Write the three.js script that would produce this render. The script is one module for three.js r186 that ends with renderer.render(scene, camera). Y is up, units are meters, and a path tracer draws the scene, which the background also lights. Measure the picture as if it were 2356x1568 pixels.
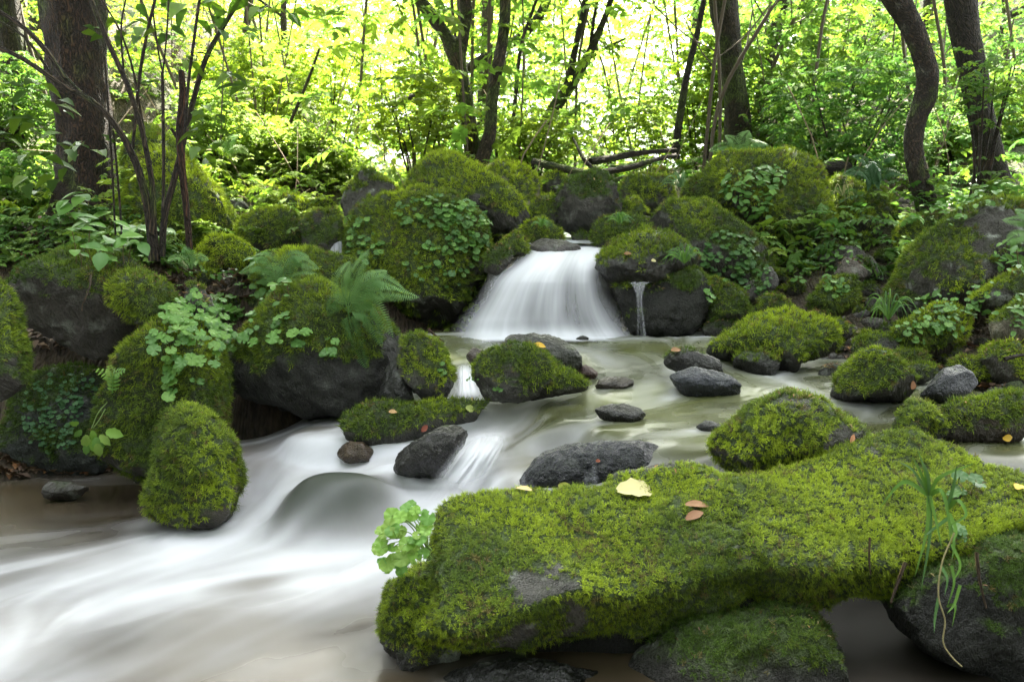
import * as THREE from 'three';
import { ImprovedNoise } from 'three/addons/math/ImprovedNoise.js';
import { mergeGeometries, mergeVertices } from 'three/addons/utils/BufferGeometryUtils.js';

// ------------------------------------------------------------------ camera, sky, sun, exposure
const scene = new THREE.Scene();
const FOV = 45, PITCH = 8 * Math.PI / 180, EYE = 1.15;
const camera = new THREE.PerspectiveCamera(FOV, 1024 / 681, 0.05, 400);
camera.position.set(0, EYE, 0);
camera.rotation.set(-PITCH, 0, 0);
camera.focus = 3.2;
camera.userData.fStop = 5.6;
const renderer = new THREE.WebGLRenderer({ antialias: true });
renderer.setSize(1024, 681);
renderer.toneMapping = THREE.LinearToneMapping;
renderer.toneMappingExposure = 17;
renderer.shadowMap.enabled = true;

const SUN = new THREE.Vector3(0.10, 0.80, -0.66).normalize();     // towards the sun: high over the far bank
{
  const W = 128, H = 64, d = new Float32Array(W * H * 4);
  for (let j = 0; j < H; j++) for (let i = 0; i < W; i++) {
    const el = ((j + 0.5) / H - 0.5) * Math.PI, az = ((i + 0.5) / W - 0.5) * 2 * Math.PI;
    const x = Math.cos(el) * Math.cos(az), y = Math.sin(el), z = Math.cos(el) * Math.sin(az);
    const c = Math.max(0, x * SUN.x + y * SUN.y + z * SUN.z);
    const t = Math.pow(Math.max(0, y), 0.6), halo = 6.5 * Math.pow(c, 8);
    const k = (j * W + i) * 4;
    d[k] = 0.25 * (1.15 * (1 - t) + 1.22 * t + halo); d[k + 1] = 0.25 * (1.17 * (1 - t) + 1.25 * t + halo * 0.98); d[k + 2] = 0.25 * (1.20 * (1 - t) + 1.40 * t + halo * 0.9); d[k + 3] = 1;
  }
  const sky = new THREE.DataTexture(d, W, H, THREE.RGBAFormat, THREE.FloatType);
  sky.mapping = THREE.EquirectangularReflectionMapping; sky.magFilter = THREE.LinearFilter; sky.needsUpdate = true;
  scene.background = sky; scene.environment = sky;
}
const sun = new THREE.DirectionalLight(new THREE.Color().setRGB(1, 0.93, 0.78), 5);
sun.position.copy(SUN).multiplyScalar(40); sun.target.position.set(0, 0, -6);
sun.castShadow = true; sun.shadow.radius = 1.5;
Object.assign(sun.shadow.camera, { left: -25, right: 25, top: 25, bottom: -25, near: 1, far: 120 });
sun.shadow.mapSize.set(2048, 2048);
scene.add(sun, sun.target);

// ------------------------------------------------------------------ helpers
const V = (x, y, z) => new THREE.Vector3(x, y, z);
function rng(seed) { let a = seed >>> 0; return () => { a = (a + 0x6D2B79F5) | 0; let t = Math.imul(a ^ (a >>> 15), 1 | a); t = (t + Math.imul(t ^ (t >>> 7), 61 | t)) ^ t; return ((t ^ (t >>> 14)) >>> 0) / 4294967296; }; }
const perlin = new ImprovedNoise();
const N = (x, y, z) => perlin.noise(x + 57.3, y + 91.7, z + 33.1);
function fbm(x, y, z, o = 4) { let s = 0, a = 0.5, f = 1; for (let i = 0; i < o; i++) { s += a * N(x * f, y * f, z * f); f *= 2.03; a *= 0.5; } return s; }
const clamp = (x, a, b) => Math.min(b, Math.max(a, x));
const mix = (a, b, t) => a + (b - a) * t;
const sst = (a, b, x) => { const t = clamp((x - a) / (b - a), 0, 1); return t * t * (3 - 2 * t); };
const C3 = (r, g, b) => new THREE.Color().setRGB(r, g, b);

// layout: a point of the photograph (2356 x 1568 grid) as a direction from the camera; distances are metres ahead of the camera
const TF = Math.tan(FOV * Math.PI / 360), CP = Math.cos(PITCH), SP = Math.sin(PITCH);
function dir(u, v) {
  const x = (u - 1178) / 784 * TF, a = (784 - v) / 784 * TF;
  const y = a * CP - SP, z = a * SP + CP;
  return V(x / z, y / z, -1);
}
const at = (u, v, D) => { const d = dir(u, v); return V(d.x * D, EYE + d.y * D, -D); };
const depthAt = (v, level) => (level - EYE) / dir(1178, v).y;
const MPP = D => D * TF / 784;

const used = {};
function numbered(n) { used[n] = (used[n] || 0) + 1; return used[n] === 1 ? n : n + '_' + String(used[n] - 1).padStart(3, '0'); }
function tag(o, label, category, group, kind) {
  if (label) o.userData.label = label;
  if (category) o.userData.category = category;
  if (group) o.userData.group = group;
  if (kind) o.userData.kind = kind;
  return o;
}
function sh(m) { m.castShadow = true; m.receiveShadow = true; return m; }
function thing(name, label, category, pos, group) {
  const g = new THREE.Group(); g.name = numbered(name); g.position.copy(pos); scene.add(g);
  return tag(g, label, category, group);
}
function part(parent, name, geo, mat, stuff) {
  const m = sh(new THREE.Mesh(geo, mat)); m.name = name; parent.add(m);
  if (stuff) m.userData.kind = 'stuff';
  return m;
}
class MB {                                     // collects triangles
  constructor() { this.p = []; this.uv = []; this.ix = []; this.c = []; }
  vert(x, y, z, u = 0, v = 0) { this.p.push(x, y, z); this.uv.push(u, v); return this.p.length / 3 - 1; }
  tri(a, b, c) { this.ix.push(a, b, c); }
  quad(a, b, c, d) { this.ix.push(a, b, c, a, c, d); }
  build() {
    const g = new THREE.BufferGeometry();
    g.setAttribute('position', new THREE.Float32BufferAttribute(this.p, 3));
    g.setAttribute('uv', new THREE.Float32BufferAttribute(this.uv, 2));
    if (this.c.length) g.setAttribute('color', new THREE.Float32BufferAttribute(this.c, 3));
    g.setIndex(this.ix); g.computeVertexNormals();
    return g;
  }
}
function noiseTex(S, fn, srgb = false, rep = 1) {      // tileable-ish grey or colour texture
  const d = new Uint8Array(S * S * 4);
  for (let j = 0; j < S; j++) for (let i = 0; i < S; i++) {
    const c = fn(i / S, j / S), k = (j * S + i) * 4;
    for (let q = 0; q < 3; q++) d[k + q] = clamp(Math.round((Array.isArray(c) ? c[q] : c) * 255), 0, 255);
    d[k + 3] = 255;
  }
  const t = new THREE.DataTexture(d, S, S, THREE.RGBAFormat);
  t.wrapS = t.wrapT = THREE.RepeatWrapping; t.magFilter = THREE.LinearFilter; t.repeat.set(rep, rep); t.needsUpdate = true;
  if (srgb) t.colorSpace = THREE.SRGBColorSpace;
  return t;
}
// noise on a torus, so that a texture tiles
const TWO = Math.PI * 2;
const tor = (u, v, f, z) => { const a = u * TWO, b = v * TWO, r = f / TWO; return 0.5 * (N(Math.cos(a) * r + z, Math.sin(a) * r, Math.cos(b) * r) + N(Math.sin(b) * r + z, Math.cos(a) * r + 7, Math.sin(a) * r + 3)); };

// ------------------------------------------------------------------ textures and materials
const stoneMap = noiseTex(512, (u, v) => {
  let s = 0.74 + 0.30 * tor(u, v, 9, 1) + 0.22 * tor(u, v, 30, 2) + 0.26 * tor(u, v, 90, 3);
  const sp = tor(u, v, 150, 5); if (sp > 0.22) s += 0.30; if (sp < -0.25) s -= 0.28;
  return clamp(s, 0.15, 1);
});
const stoneBump = noiseTex(512, (u, v) => 0.5 + 0.45 * tor(u, v, 14, 11) + 0.35 * tor(u, v, 44, 12) + 0.3 * tor(u, v, 130, 13));
const barkMap = noiseTex(512, (u, v) => {
  const w = 0.03 * tor(u, v, 12, 21);
  const r = Math.abs(tor(u + w, v * 0.2, 30, 22)) * 2.4, q = Math.abs(tor(u + w, v * 0.35, 70, 25));
  return clamp(0.12 + r * 1.15 + q * 0.7 + 0.25 * tor(u, v, 60, 23), 0.04, 1);
});
const soilMap = noiseTex(512, (u, v) => clamp(0.6 + 0.5 * tor(u, v, 16, 31) + 0.5 * tor(u, v, 60, 32) + 0.4 * tor(u, v, 120, 33), 0.08, 1));

const M = {};
M.stone = new THREE.MeshStandardMaterial({ vertexColors: true, map: stoneMap, roughness: 0.85, bumpMap: stoneBump, bumpScale: 0.022 });
M.wet = new THREE.MeshPhysicalMaterial({ vertexColors: true, map: stoneMap, roughness: 0.38, specularIntensity: 0.6, bumpMap: stoneBump, bumpScale: 0.018, clearcoat: 0.22, clearcoatRoughness: 0.12 });
M.bark = new THREE.MeshStandardMaterial({ vertexColors: true, map: barkMap, roughness: 0.9, bumpMap: barkMap, bumpScale: 0.05 });
M.twig = new THREE.MeshStandardMaterial({ color: C3(0.10, 0.075, 0.05), roughness: 0.85, map: barkMap });
M.soil = new THREE.MeshStandardMaterial({ vertexColors: true, map: soilMap, roughness: 0.95, bumpMap: soilMap, bumpScale: 0.03 });
M.moss = new THREE.MeshPhysicalMaterial({ color: C3(1, 1, 1), vertexColors: true, roughness: 0.85, transmission: 0.3, thickness: 0, specularIntensity: 0.4 });
M.leaf = new THREE.MeshPhysicalMaterial({ color: C3(1, 1, 1), roughness: 0.9, transmission: 0.6, thickness: 0, specularIntensity: 0.25 });
M.gloss = new THREE.MeshPhysicalMaterial({ color: C3(1, 1, 1), roughness: 0.42, transmission: 0.25, thickness: 0, specularIntensity: 0.6 });
const leafMats = {};
function leafMat(r, g, b, gl = 0.5, tr = 0.35) {
  const k = [r, g, b, gl, tr].join();
  return leafMats[k] ||= new THREE.MeshPhysicalMaterial({ color: C3(r, g, b), roughness: gl, transmission: tr, thickness: 0, specularIntensity: 0.5 });
}
// ------------------------------------------------------------------ the stream: flow lines [u, v, level, whiteness]
const FLOW = [
  [[1250, 768, .50, .95], [1330, 790, .495, .45], [1450, 815, .48, .42], [1470, 850, .455, .5], [1420, 900, .41, .55], [1400, 930, .39, .22], [1270, 975, .37, .20], [1150, 1005, .335, .4], [1085, 1060, .24, .72], [1040, 1120, .14, .85], [960, 1190, .05, .95], [860, 1265, .01, 1], [640, 1300, 0, 1], [330, 1390, 0, .85], [80, 1480, 0, .7], [-200, 1580, 0, .6]],
  [[1600, 773, .50, .7], [1590, 800, .49, .42], [1640, 830, .475, .5], [1770, 880, .43, .75], [1850, 905, .41, .8], [1720, 925, .40, .5], [1500, 955, .385, .22], [1330, 1000, .362, .3], [1220, 1040, .30, .42], [1140, 1090, .19, .6], [1060, 1160, .08, .9], [960, 1260, .01, 1], [760, 1370, 0, .7], [480, 1480, 0, .5], [180, 1600, 0, .5]],
  [[2200, 935, .41, .25], [2050, 960, .39, .35], [1850, 975, .38, .35], [1640, 1000, .365, .4], [1480, 1015, .355, .45], [1380, 1050, .29, .4], [1250, 1130, .12, .5]],
  [[1900, 865, .43, .5], [1850, 880, .425, .7], [1900, 910, .41, .75], [1980, 935, .40, .5], [1920, 960, .39, .3]],
  [[1075, 775, .50, .5], [1065, 800, .49, .3], [1068, 835, .46, .75], [1070, 895, .375, 1], [1030, 930, .352, .95], [930, 940, .345, .85], [810, 960, .31, .7], [730, 990, .25, .6], [640, 1010, .195, .65], [585, 1050, .13, .4], [575, 1130, .05, .55], [530, 1215, 0, .9], [330, 1265, 0, .9], [80, 1340, 0, .7], [-200, 1440, 0, .5]],
  [[980, 1085, .20, .8], [880, 1070, .19, .9], [780, 1085, .155, .9], [680, 1120, .11, .9], [600, 1165, .05, .95], [545, 1215, .01, 1], [420, 1265, 0, 1]],
  [[1330, 775, .50, .8], [1400, 770, .50, .9], [1500, 772, .50, .8]], [[1020, 770, .50, .5], [1120, 766, .50, .95]],
  [[420, 1140, 0, .05], [200, 1150, 0, .05], [-150, 1170, 0, .06]], [[340, 1210, 0, .22], [150, 1225, 0, .22], [-150, 1260, 0, .25]],
  [[1000, 1400, 0, .6], [860, 1455, 0, .45], [680, 1530, 0, .22], [430, 1640, 0, .25]], [[1050, 1500, 0, .2], [900, 1545, 0, .12], [700, 1630, 0, .12]], [[700, 1330, 0, .95], [600, 1345, 0, .45], [480, 1365, 0, .7]],
  [[20, 1420, 0, .45], [60, 1490, 0, .75], [-60, 1560, 0, .8]], [[450, 1420, 0, .45], [330, 1490, 0, .4], [160, 1560, 0, .45]],
  [[1880, 1335, .03, .16], [1970, 1400, .01, .1], [2060, 1500, 0, .04], [2100, 1600, 0, .02]], [[1350, 1480, 0, .03], [1500, 1560, 0, .02]],
];
const FP = [];
for (const line of FLOW) {
  const w = line.map(([u, v, y, f]) => { const p = at(u, v, depthAt(v, y)); return [p.x, -p.z, y, f]; });
  w.forEach((p, i) => {
    const a = w[Math.max(0, i - 1)], b = w[Math.min(w.length - 1, i + 1)], l = Math.hypot(b[0] - a[0], b[1] - a[1]) || 1;
    FP.push([...p, (b[0] - a[0]) / l, (b[1] - a[1]) / l]);
    if (i < w.length - 1) for (const t of [0.33, 0.67]) { const q = w[i + 1].map((k, j) => mix(p[j], k, t)); FP.push([...q, (b[0] - a[0]) / l, (b[1] - a[1]) / l]); }
  });
}
function flowAt(x, D) {                         // [level, whiteness, flow x, flow D]
  let sw = 0, y = 0, f = 0, fx = 0, fd = 0;
  for (const p of FP) {
    const d2 = (p[0] - x) ** 2 + (p[1] - D) ** 2 + 0.006, w = 1 / (d2 * d2);
    sw += w; y += w * p[2]; f += w * p[3]; fx += w * p[4]; fd += w * p[5];
  }
  const l = Math.hypot(fx, fd) || 1;
  return [y / sw, f / sw, fx / l, fd / l];
}
const WX0 = -2.7, WX1 = 2.5, WD0 = 1.45, WD1 = 5.05;
const CH = { nx: 208, nd: 150 }, coarse = [];
for (let j = 0; j <= CH.nd; j++) for (let i = 0; i <= CH.nx; i++) coarse.push(flowAt(mix(WX0, WX1, i / CH.nx), mix(WD0, WD1, j / CH.nd)));
function lookup(x, D, k) {
  const fi = clamp((x - WX0) / (WX1 - WX0) * CH.nx, 0, CH.nx - 1e-4), fj = clamp((D - WD0) / (WD1 - WD0) * CH.nd, 0, CH.nd - 1e-4);
  const i = fi | 0, j = fj | 0, a = fi - i, b = fj - j, r = CH.nx + 1;
  return mix(mix(coarse[j * r + i][k], coarse[j * r + i + 1][k], a), mix(coarse[(j + 1) * r + i][k], coarse[(j + 1) * r + i + 1][k], a), b);
}
// pools lie level and the water drops between them
const LEV = [-.1, 0, .13, .25, .375, .43, .50, .62];
for (const c of coarse) { let k = 0; while (k < LEV.length - 2 && c[0] > LEV[k + 1]) k++; const a = LEV[k], b = LEV[k + 1], t = clamp((c[0] - a) / (b - a), 0, 1), q = t < .5 ? .5 * Math.pow(2 * t, 2.6) : 1 - .5 * Math.pow(2 - 2 * t, 2.6); c[0] = mix(c[0], a + (b - a) * q, .85); }
// the stream swells over a drowned hump of rock and thins out on its crown
const HUMP = (x, D) => { const a = (x + .675) / .245, b = (D - 2.985) / .15; return a * a + b * b; };
coarse.forEach((c, k) => { const q = HUMP(mix(WX0, WX1, (k % (CH.nx + 1)) / CH.nx), mix(WD0, WD1, Math.floor(k / (CH.nx + 1)) / CH.nd)); c[0] += .09 * Math.exp(-1.1 * q * q); c[1] *= 1 - .84 * Math.exp(-.9 * q * q); });
for (let j = 0; j <= CH.nd; j++) for (let i = 0; i <= CH.nx; i++) {
  const r = CH.nx + 1, A = (p, q) => coarse[clamp(q, 0, CH.nd) * r + clamp(p, 0, CH.nx)][0], gx = (A(i + 1, j) - A(i - 1, j)) / (2 * (WX1 - WX0) / CH.nx), gd = (A(i, j + 1) - A(i, j - 1)) / (2 * (WD1 - WD0) / CH.nd), c = coarse[j * r + i];
  c[4] = Math.hypot(gx, gd);
}
const inWater = (x, D) => x > WX0 && x < WX1 && D > WD0 && D < WD1;
const waterLevel = (x, D) => inWater(x, D) ? lookup(x, D, 0) : -9;
// veils of falling water: rows of [v, left u, right u, distance], closed at the sides by fading out
function veil(name, label, rows, dens, bulge, seed, nu = 90, nv = 110, amp = .36, soft = .2) {
  const curve = k => new THREE.CatmullRomCurve3(rows.map(r => V(k(r), 0, 0)), false, 'catmullrom', 0.5);
  const cv = curve(r => r[0]), cl = curve(r => r[1]), cr = curve(r => r[2]), cd = curve(r => r[3]);
  const b = new MB(), rgba = [], base = at((rows.at(-1)[1] + rows.at(-1)[2]) / 2, rows.at(-1)[0], rows.at(-1)[3]);
  for (let j = 0; j <= nv; j++) {
    const t = j / nv, v = cv.getPoint(t).x, l = cl.getPoint(t).x, r = cr.getPoint(t).x, d = cd.getPoint(t).x;
    for (let i = 0; i <= nu; i++) {
      const s = i / nu, D = d - bulge * Math.sin(s * Math.PI) * Math.min(1, t * 2.2) + 0.015 * N(s * 14, t * 1.2, seed);
      const p = at(mix(l, r, s), v, D).sub(base);
      b.vert(p.x, p.y, p.z, s, t);
      const st = 0.26 * N(s * 30 + .9 * N(s * 5, t * 2, 1), t * 2.2, seed) + 0.95 * N(s * 5.5 + .4 * N(s * 3, t * 3, 2), t * 1.8, seed + 4) + 0.2 * N(s * 80, t * 3, seed + 9);
      const edge = sst(0, soft, s + 0.05 * N(t * 4, 1, seed)) * sst(0, soft, 1 - s + 0.05 * N(t * 4, 5, seed));
      const a = clamp(edge * clamp(dens(s, t) + st * amp, 0, 1), 0, 1);
      rgba.push(.60, .61, .66, a);
    }
  }
  for (let j = 0; j < nv; j++) for (let i = 0; i < nu; i++) { const a = j * (nu + 1) + i; b.quad(a, a + nu + 1, a + nu + 2, a + 1); }
  const g = b.build(); g.setAttribute('color', new THREE.Float32BufferAttribute(rgba, 4));
  M.veil ||= new THREE.MeshStandardMaterial({ vertexColors: true, transparent: true, roughness: 0.7, side: THREE.DoubleSide });
  const m = sh(new THREE.Mesh(g, M.veil)); m.name = numbered(name); m.position.copy(base); scene.add(m);
  return tag(m, label, 'waterfall', null, 'structure');
}
veil('waterfall', 'wide white waterfall fanning between mossy boulders into the pool',
  [[562, 1215, 1405, 5.42], [577, 1196, 1408, 5.28], [600, 1172, 1402, 5.14], [640, 1118, 1408, 5.04], [690, 1078, 1426, 4.97], [735, 1046, 1452, 4.92], [774, 1022, 1486, 4.86], [790, 985, 1520, 4.66]],
  (s, t) => { if (t > .86) return mix(1, -.25, sst(.86, 1, t)); const c = Math.exp(-(((s - 0.62) / 0.30) ** 2)) * sst(0.25, 0.55, t) * (1 - sst(0.72, .86, t)); return 1.0 - 0.50 * c - 0.14 * sst(0.3, 0.7, t); }, 0.20, 3);
veil('waterfall', 'thin trickle falling off the dark mossy block beside the big waterfall', [[648, 1440, 1500, 4.78], [660, 1456, 1486, 4.69], [700, 1464, 1480, 4.65], [775, 1464, 1490, 4.64]], (s, t) => 0.34 - 0.2 * t, 0.01, 21, 24, 60);
veil('waterfall', 'white chute of water between the mossy flank and the domed mossy rock', [[830, 1052, 1090, 4.09], [850, 1048, 1095, 3.97], [880, 1044, 1104, 3.83], [905, 1036, 1116, 3.72], [926, 1015, 1130, 3.60]], (s, t) => .95 * sst(0, .35, t) * (1 - sst(.65, 1, t)), .03, 31, 40, 40, .14, .4);
veil('waterfall', 'white cascade pouring over the ledge between the dark wet rock and the bluish rock', [[980, 1080, 1195, 3.13], [1008, 1060, 1190, 3.03], [1050, 1030, 1168, 2.97], [1095, 990, 1145, 2.94], [1150, 935, 1120, 2.87]], (s, t) => .85 * sst(0, .5, t) * (1 - sst(.6, 1, t)), .03, 35, 50, 50, .16, .42);
veil('waterfall', 'small narrow fall in the gap behind the fern', [[545, 755, 790, 5.5], [560, 757, 790, 5.42], [612, 752, 790, 5.36]], (s, t) => 0.6, 0.02, 27, 20, 30);
{ // the reach of stream above the fall
  const b = new MB(), nx = 50, nd = 40, rg = [];
  for (let j = 0; j <= nd; j++) for (let i = 0; i <= nx; i++) {
    const D = mix(5.34, 6.6, j / nd), u = mix(1195, 1440, i / nx), x = (u - 1178) * MPP(D);
    b.vert(x, 1.035 + 0.05 * (D - 5.4) + 0.012 * fbm(x * 6, D * 5, 1, 3), -D, 0, 0);
    const f = clamp(0.62 + 0.9 * fbm(x * 7, D * 3, 7, 3), 0.1, 1); rg.push(mix(.07, .58, f), mix(.07, .62, f), mix(.05, .66, f));
  }
  for (let j = 0; j < nd; j++) for (let i = 0; i < nx; i++) { const a = j * (nx + 1) + i; b.quad(a, a + 1, a + nx + 2, a + nx + 1); }
  b.c = rg;
  const m = sh(new THREE.Mesh(b.build(), new THREE.MeshStandardMaterial({ vertexColors: true, roughness: 0.4 }))); m.name = 'upper_stream_water'; scene.add(m);
  tag(m, 'shallow white water sliding up to the brink of the waterfall', 'stream', null, 'structure');
}
// ------------------------------------------------------------------ ground: one sheet with banks, a valley and hillsides
const GP = [];
for (const p of FP) GP.push([p[0], p[1], p[2] - 0.16]);
for (const q of [[-2.6, 3.75, .12], [-2.0, 3.62, .02], [-1.5, 3.6, .0], [-2.4, 4.1, .62], [-1.9, 4.15, .68], [-1.25, 4.05, .55], [-1.0, 4.3, .62], [-0.7, 4.3, .55], [-0.5, 4.6, .5], [-3.2, 4, .8], [-3, 3.3, .3], [-3.4, 2.5, .2], [-1.5, 5, .92], [-2.3, 5, 1.02], [-2.8, 5.6, 1.25], [-3.8, 5, 1.3], [-.9, 5.6, .85], [-1.6, 6.5, 1.22], [-3, 7, 1.55], [-5, 7, 2.2], [-.6, 6.4, 1.05], [0, 7, 1.35], [.1, 5.7, .82], [.35, 5.6, .88], [.6, 5.6, .88], [.5, 6.3, .92], [1, 6.3, 1.1], [1.1, 5.6, .85], [2, 6.6, 1.3], [3, 6.5, 1.35], [2, 5.6, .88], [1.5, 5.1, .62], [1.7, 4.7, .52], [2.1, 4.6, .56], [2.1, 4.1, .46], [2.3, 3.7, .44], [2.1, 3.3, .36], [2.4, 3, .38], [2.7, 2.6, .3], [3.4, 4, .85], [3.2, 5.2, 1.1], [4.2, 6, 1.45], [0, 8.4, 1.62], [1.6, 8.2, 1.6], [3, 8.5, 1.75], [5, 8, 1.9], [-2.5, 9, 2.05], [-4.5, 9.5, 2.9], [-7, 10, 4.2], [0, 11, 2.0], [3, 11, 2.1], [7, 10, 2.6], [0, 16, 2.4], [-6, 16, 5], [-12, 16, 8], [6, 16, 3.6], [12, 16, 5.5], [0, 30, 3.6], [-15, 30, 13], [15, 30, 10], [-40, 60, 26], [40, 60, 24], [0, 70, 7], [0, 140, 14], [-90, 120, 40], [90, 120, 40],
  [0, 1, -.12], [-2, 1, -.12], [2, 1, -.02], [1.9, 1.6, -.02], [0, -1, 0], [-4, 0, .3], [4, 0, .5], [0, -8, 0], [-10, -8, 2], [10, -8, 3], [0, -40, 0], [-40, -30, 12], [40, -30, 14]]) GP.push(q);
function ground0(x, D) {
  let sw = 0, y = 0;
  for (const p of GP) { const d2 = (p[0] - x) ** 2 + (p[1] - D) ** 2 + 0.02 + 0.008 * Math.max(0, D - 4) ** 2, w = 1 / (d2 * d2); sw += w; y += w * p[2]; }
  return y / sw;
}
const groundY = (x, D) => ground0(x, D) + 0.05 * fbm(x * 1.7, D * 1.7, 0, 3) * clamp(D * 0.25, 0.3, 3);
function rayGround(u, v, d0 = 1.6) {
  const d = dir(u, v); let a = d0;
  for (let D = d0; D < 60; D *= 1.012) { if (EYE + d.y * D < groundY(d.x * D, D)) return V(d.x * D, groundY(d.x * D, D), -D); a = D; }
  return null;
}
{
  const b = new MB(), nx = 230, nd = 250, S = t => Math.sign(t) * (Math.exp(Math.abs(t) * 4.6) - 1) / (Math.exp(4.6) - 1);
  for (let j = 0; j <= nd; j++) for (let i = 0; i <= nx; i++) {
    const x = 120 * S(i / nx * 2 - 1), t = j / nd * 1.35 - 0.35, D = t < 0 ? 1.4 + 60 * S(t / 0.9) : 1.4 + 178 * S(t);
    const y = groundY(x, D);
    b.vert(x, y, -D, x * 0.9, D * 0.9);
    const g = sst(-0.15, 0.25, fbm(x * 1.3, D * 1.3, 6, 3)) * sst(4.5, 7, D), w = waterLevel(x, D) > y - 0.02 ? 1 : 0;
    const k = 0.8 + 0.5 * fbm(x * 6, D * 6, 8, 3);
    b.c.push(mix(.085, .06, g) * k * (w ? .55 : 1), mix(.058, .085, g) * k * (w ? .6 : 1), mix(.036, .02, g) * k * (w ? .6 : 1));
  }
  for (let j = 0; j < nd; j++) for (let i = 0; i < nx; i++) { const a = j * (nx + 1) + i; b.quad(a, a + 1, a + nx + 2, a + nx + 1); }
  const m = sh(new THREE.Mesh(b.build(), M.soil)); m.name = 'ground'; scene.add(m);
  tag(m, 'brown leafy soil of the banks and the wooded hillside', 'ground', null, 'structure');
}
// ------------------------------------------------------------------ moss
function mossTuft(seed, n, feathery) {          // a tuft of fronds of about unit reach; y points away from the stone
  const R = rng(seed), b = new MB();
  for (let k = 0; k < n; k++) {
    const az = R() * TWO, lean = 0.35 + R() * 0.9, L = 0.7 + R() * 0.7, w = feathery ? 0.10 : 0.16;
    let x = (R() - .5) * 0.8, y = -0.08, z = (R() - .5) * 0.8, le = lean * 0.4;
    const dx = Math.cos(az), dz = Math.sin(az), sx = -dz, sz = dx, seg = feathery ? 4 : 2;
    const cv = (h) => { const t = .42 + .58 * h; return [t * (1.05 - .05 * h), t, t * (1.1 - .1 * h)]; };
    const put = (h, n) => { for (let z = 0; z < n; z++) b.c.push(...cv(h)); };
    let pl = b.vert(x - sx * w * .5, y, z - sz * w * .5), pr = b.vert(x + sx * w * .5, y, z + sz * w * .5); put(0, 2);
    for (let q = 1; q <= seg; q++) {
      const s = L / seg; x += dx * Math.sin(le) * s; z += dz * Math.sin(le) * s; y += Math.cos(le) * s; le += lean * 1.3 / seg;
      const ww = w * (1 - q / seg) * 0.5 + 0.012;
      const l = b.vert(x - sx * ww, y, z - sz * ww), r = b.vert(x + sx * ww, y, z + sz * ww);
      put(q / seg, 2); b.quad(pl, pr, r, l);
      if (feathery && q < seg) for (const e of [-1, 1]) {
        const len = 0.30 * (1 - q / (seg + 1)) + 0.06, tx = x + dx * len * 0.7 + sx * e * len * 0.8, tz = z + dz * len * 0.7 + sz * e * len * 0.8;
        const t = b.vert(tx, y + 0.05, tz), i = b.vert(x + dx * len * 0.45 , y, z + dz * len * 0.45); put(q / seg, 2);
        b.tri(e < 0 ? l : r, t, i);
      }
      pl = l; pr = r;
    }
  }
  return b.build();
}
const TUFT = [[mossTuft(1, 7, true), mossTuft(2, 8, true), mossTuft(3, 6, true)], [mossTuft(4, 9, false), mossTuft(5, 8, false)]];
const mossTone = (p, t, R) => {                 // light and dark species in drifts
  const n = clamp(0.62 + 1.1 * fbm(p.x * 2.6, p.y * 2.6, p.z * 2.6, 3) + (R() - .5) * 0.5 + t, 0, 1);
  const k = 0.75 + R() * 0.5, br = R() < 0.03 + .30 * sst(.12, .32, fbm(p.x * 7 + 3, p.y * 7, p.z * 7, 3)) ? 1 : 0;
  return br ? [.20 * k, .17 * k, .05 * k] : [mix(.080, .43, n * n) * k, mix(.150, .57, n * n) * k, mix(.016, .026, n) * k];
};
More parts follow.
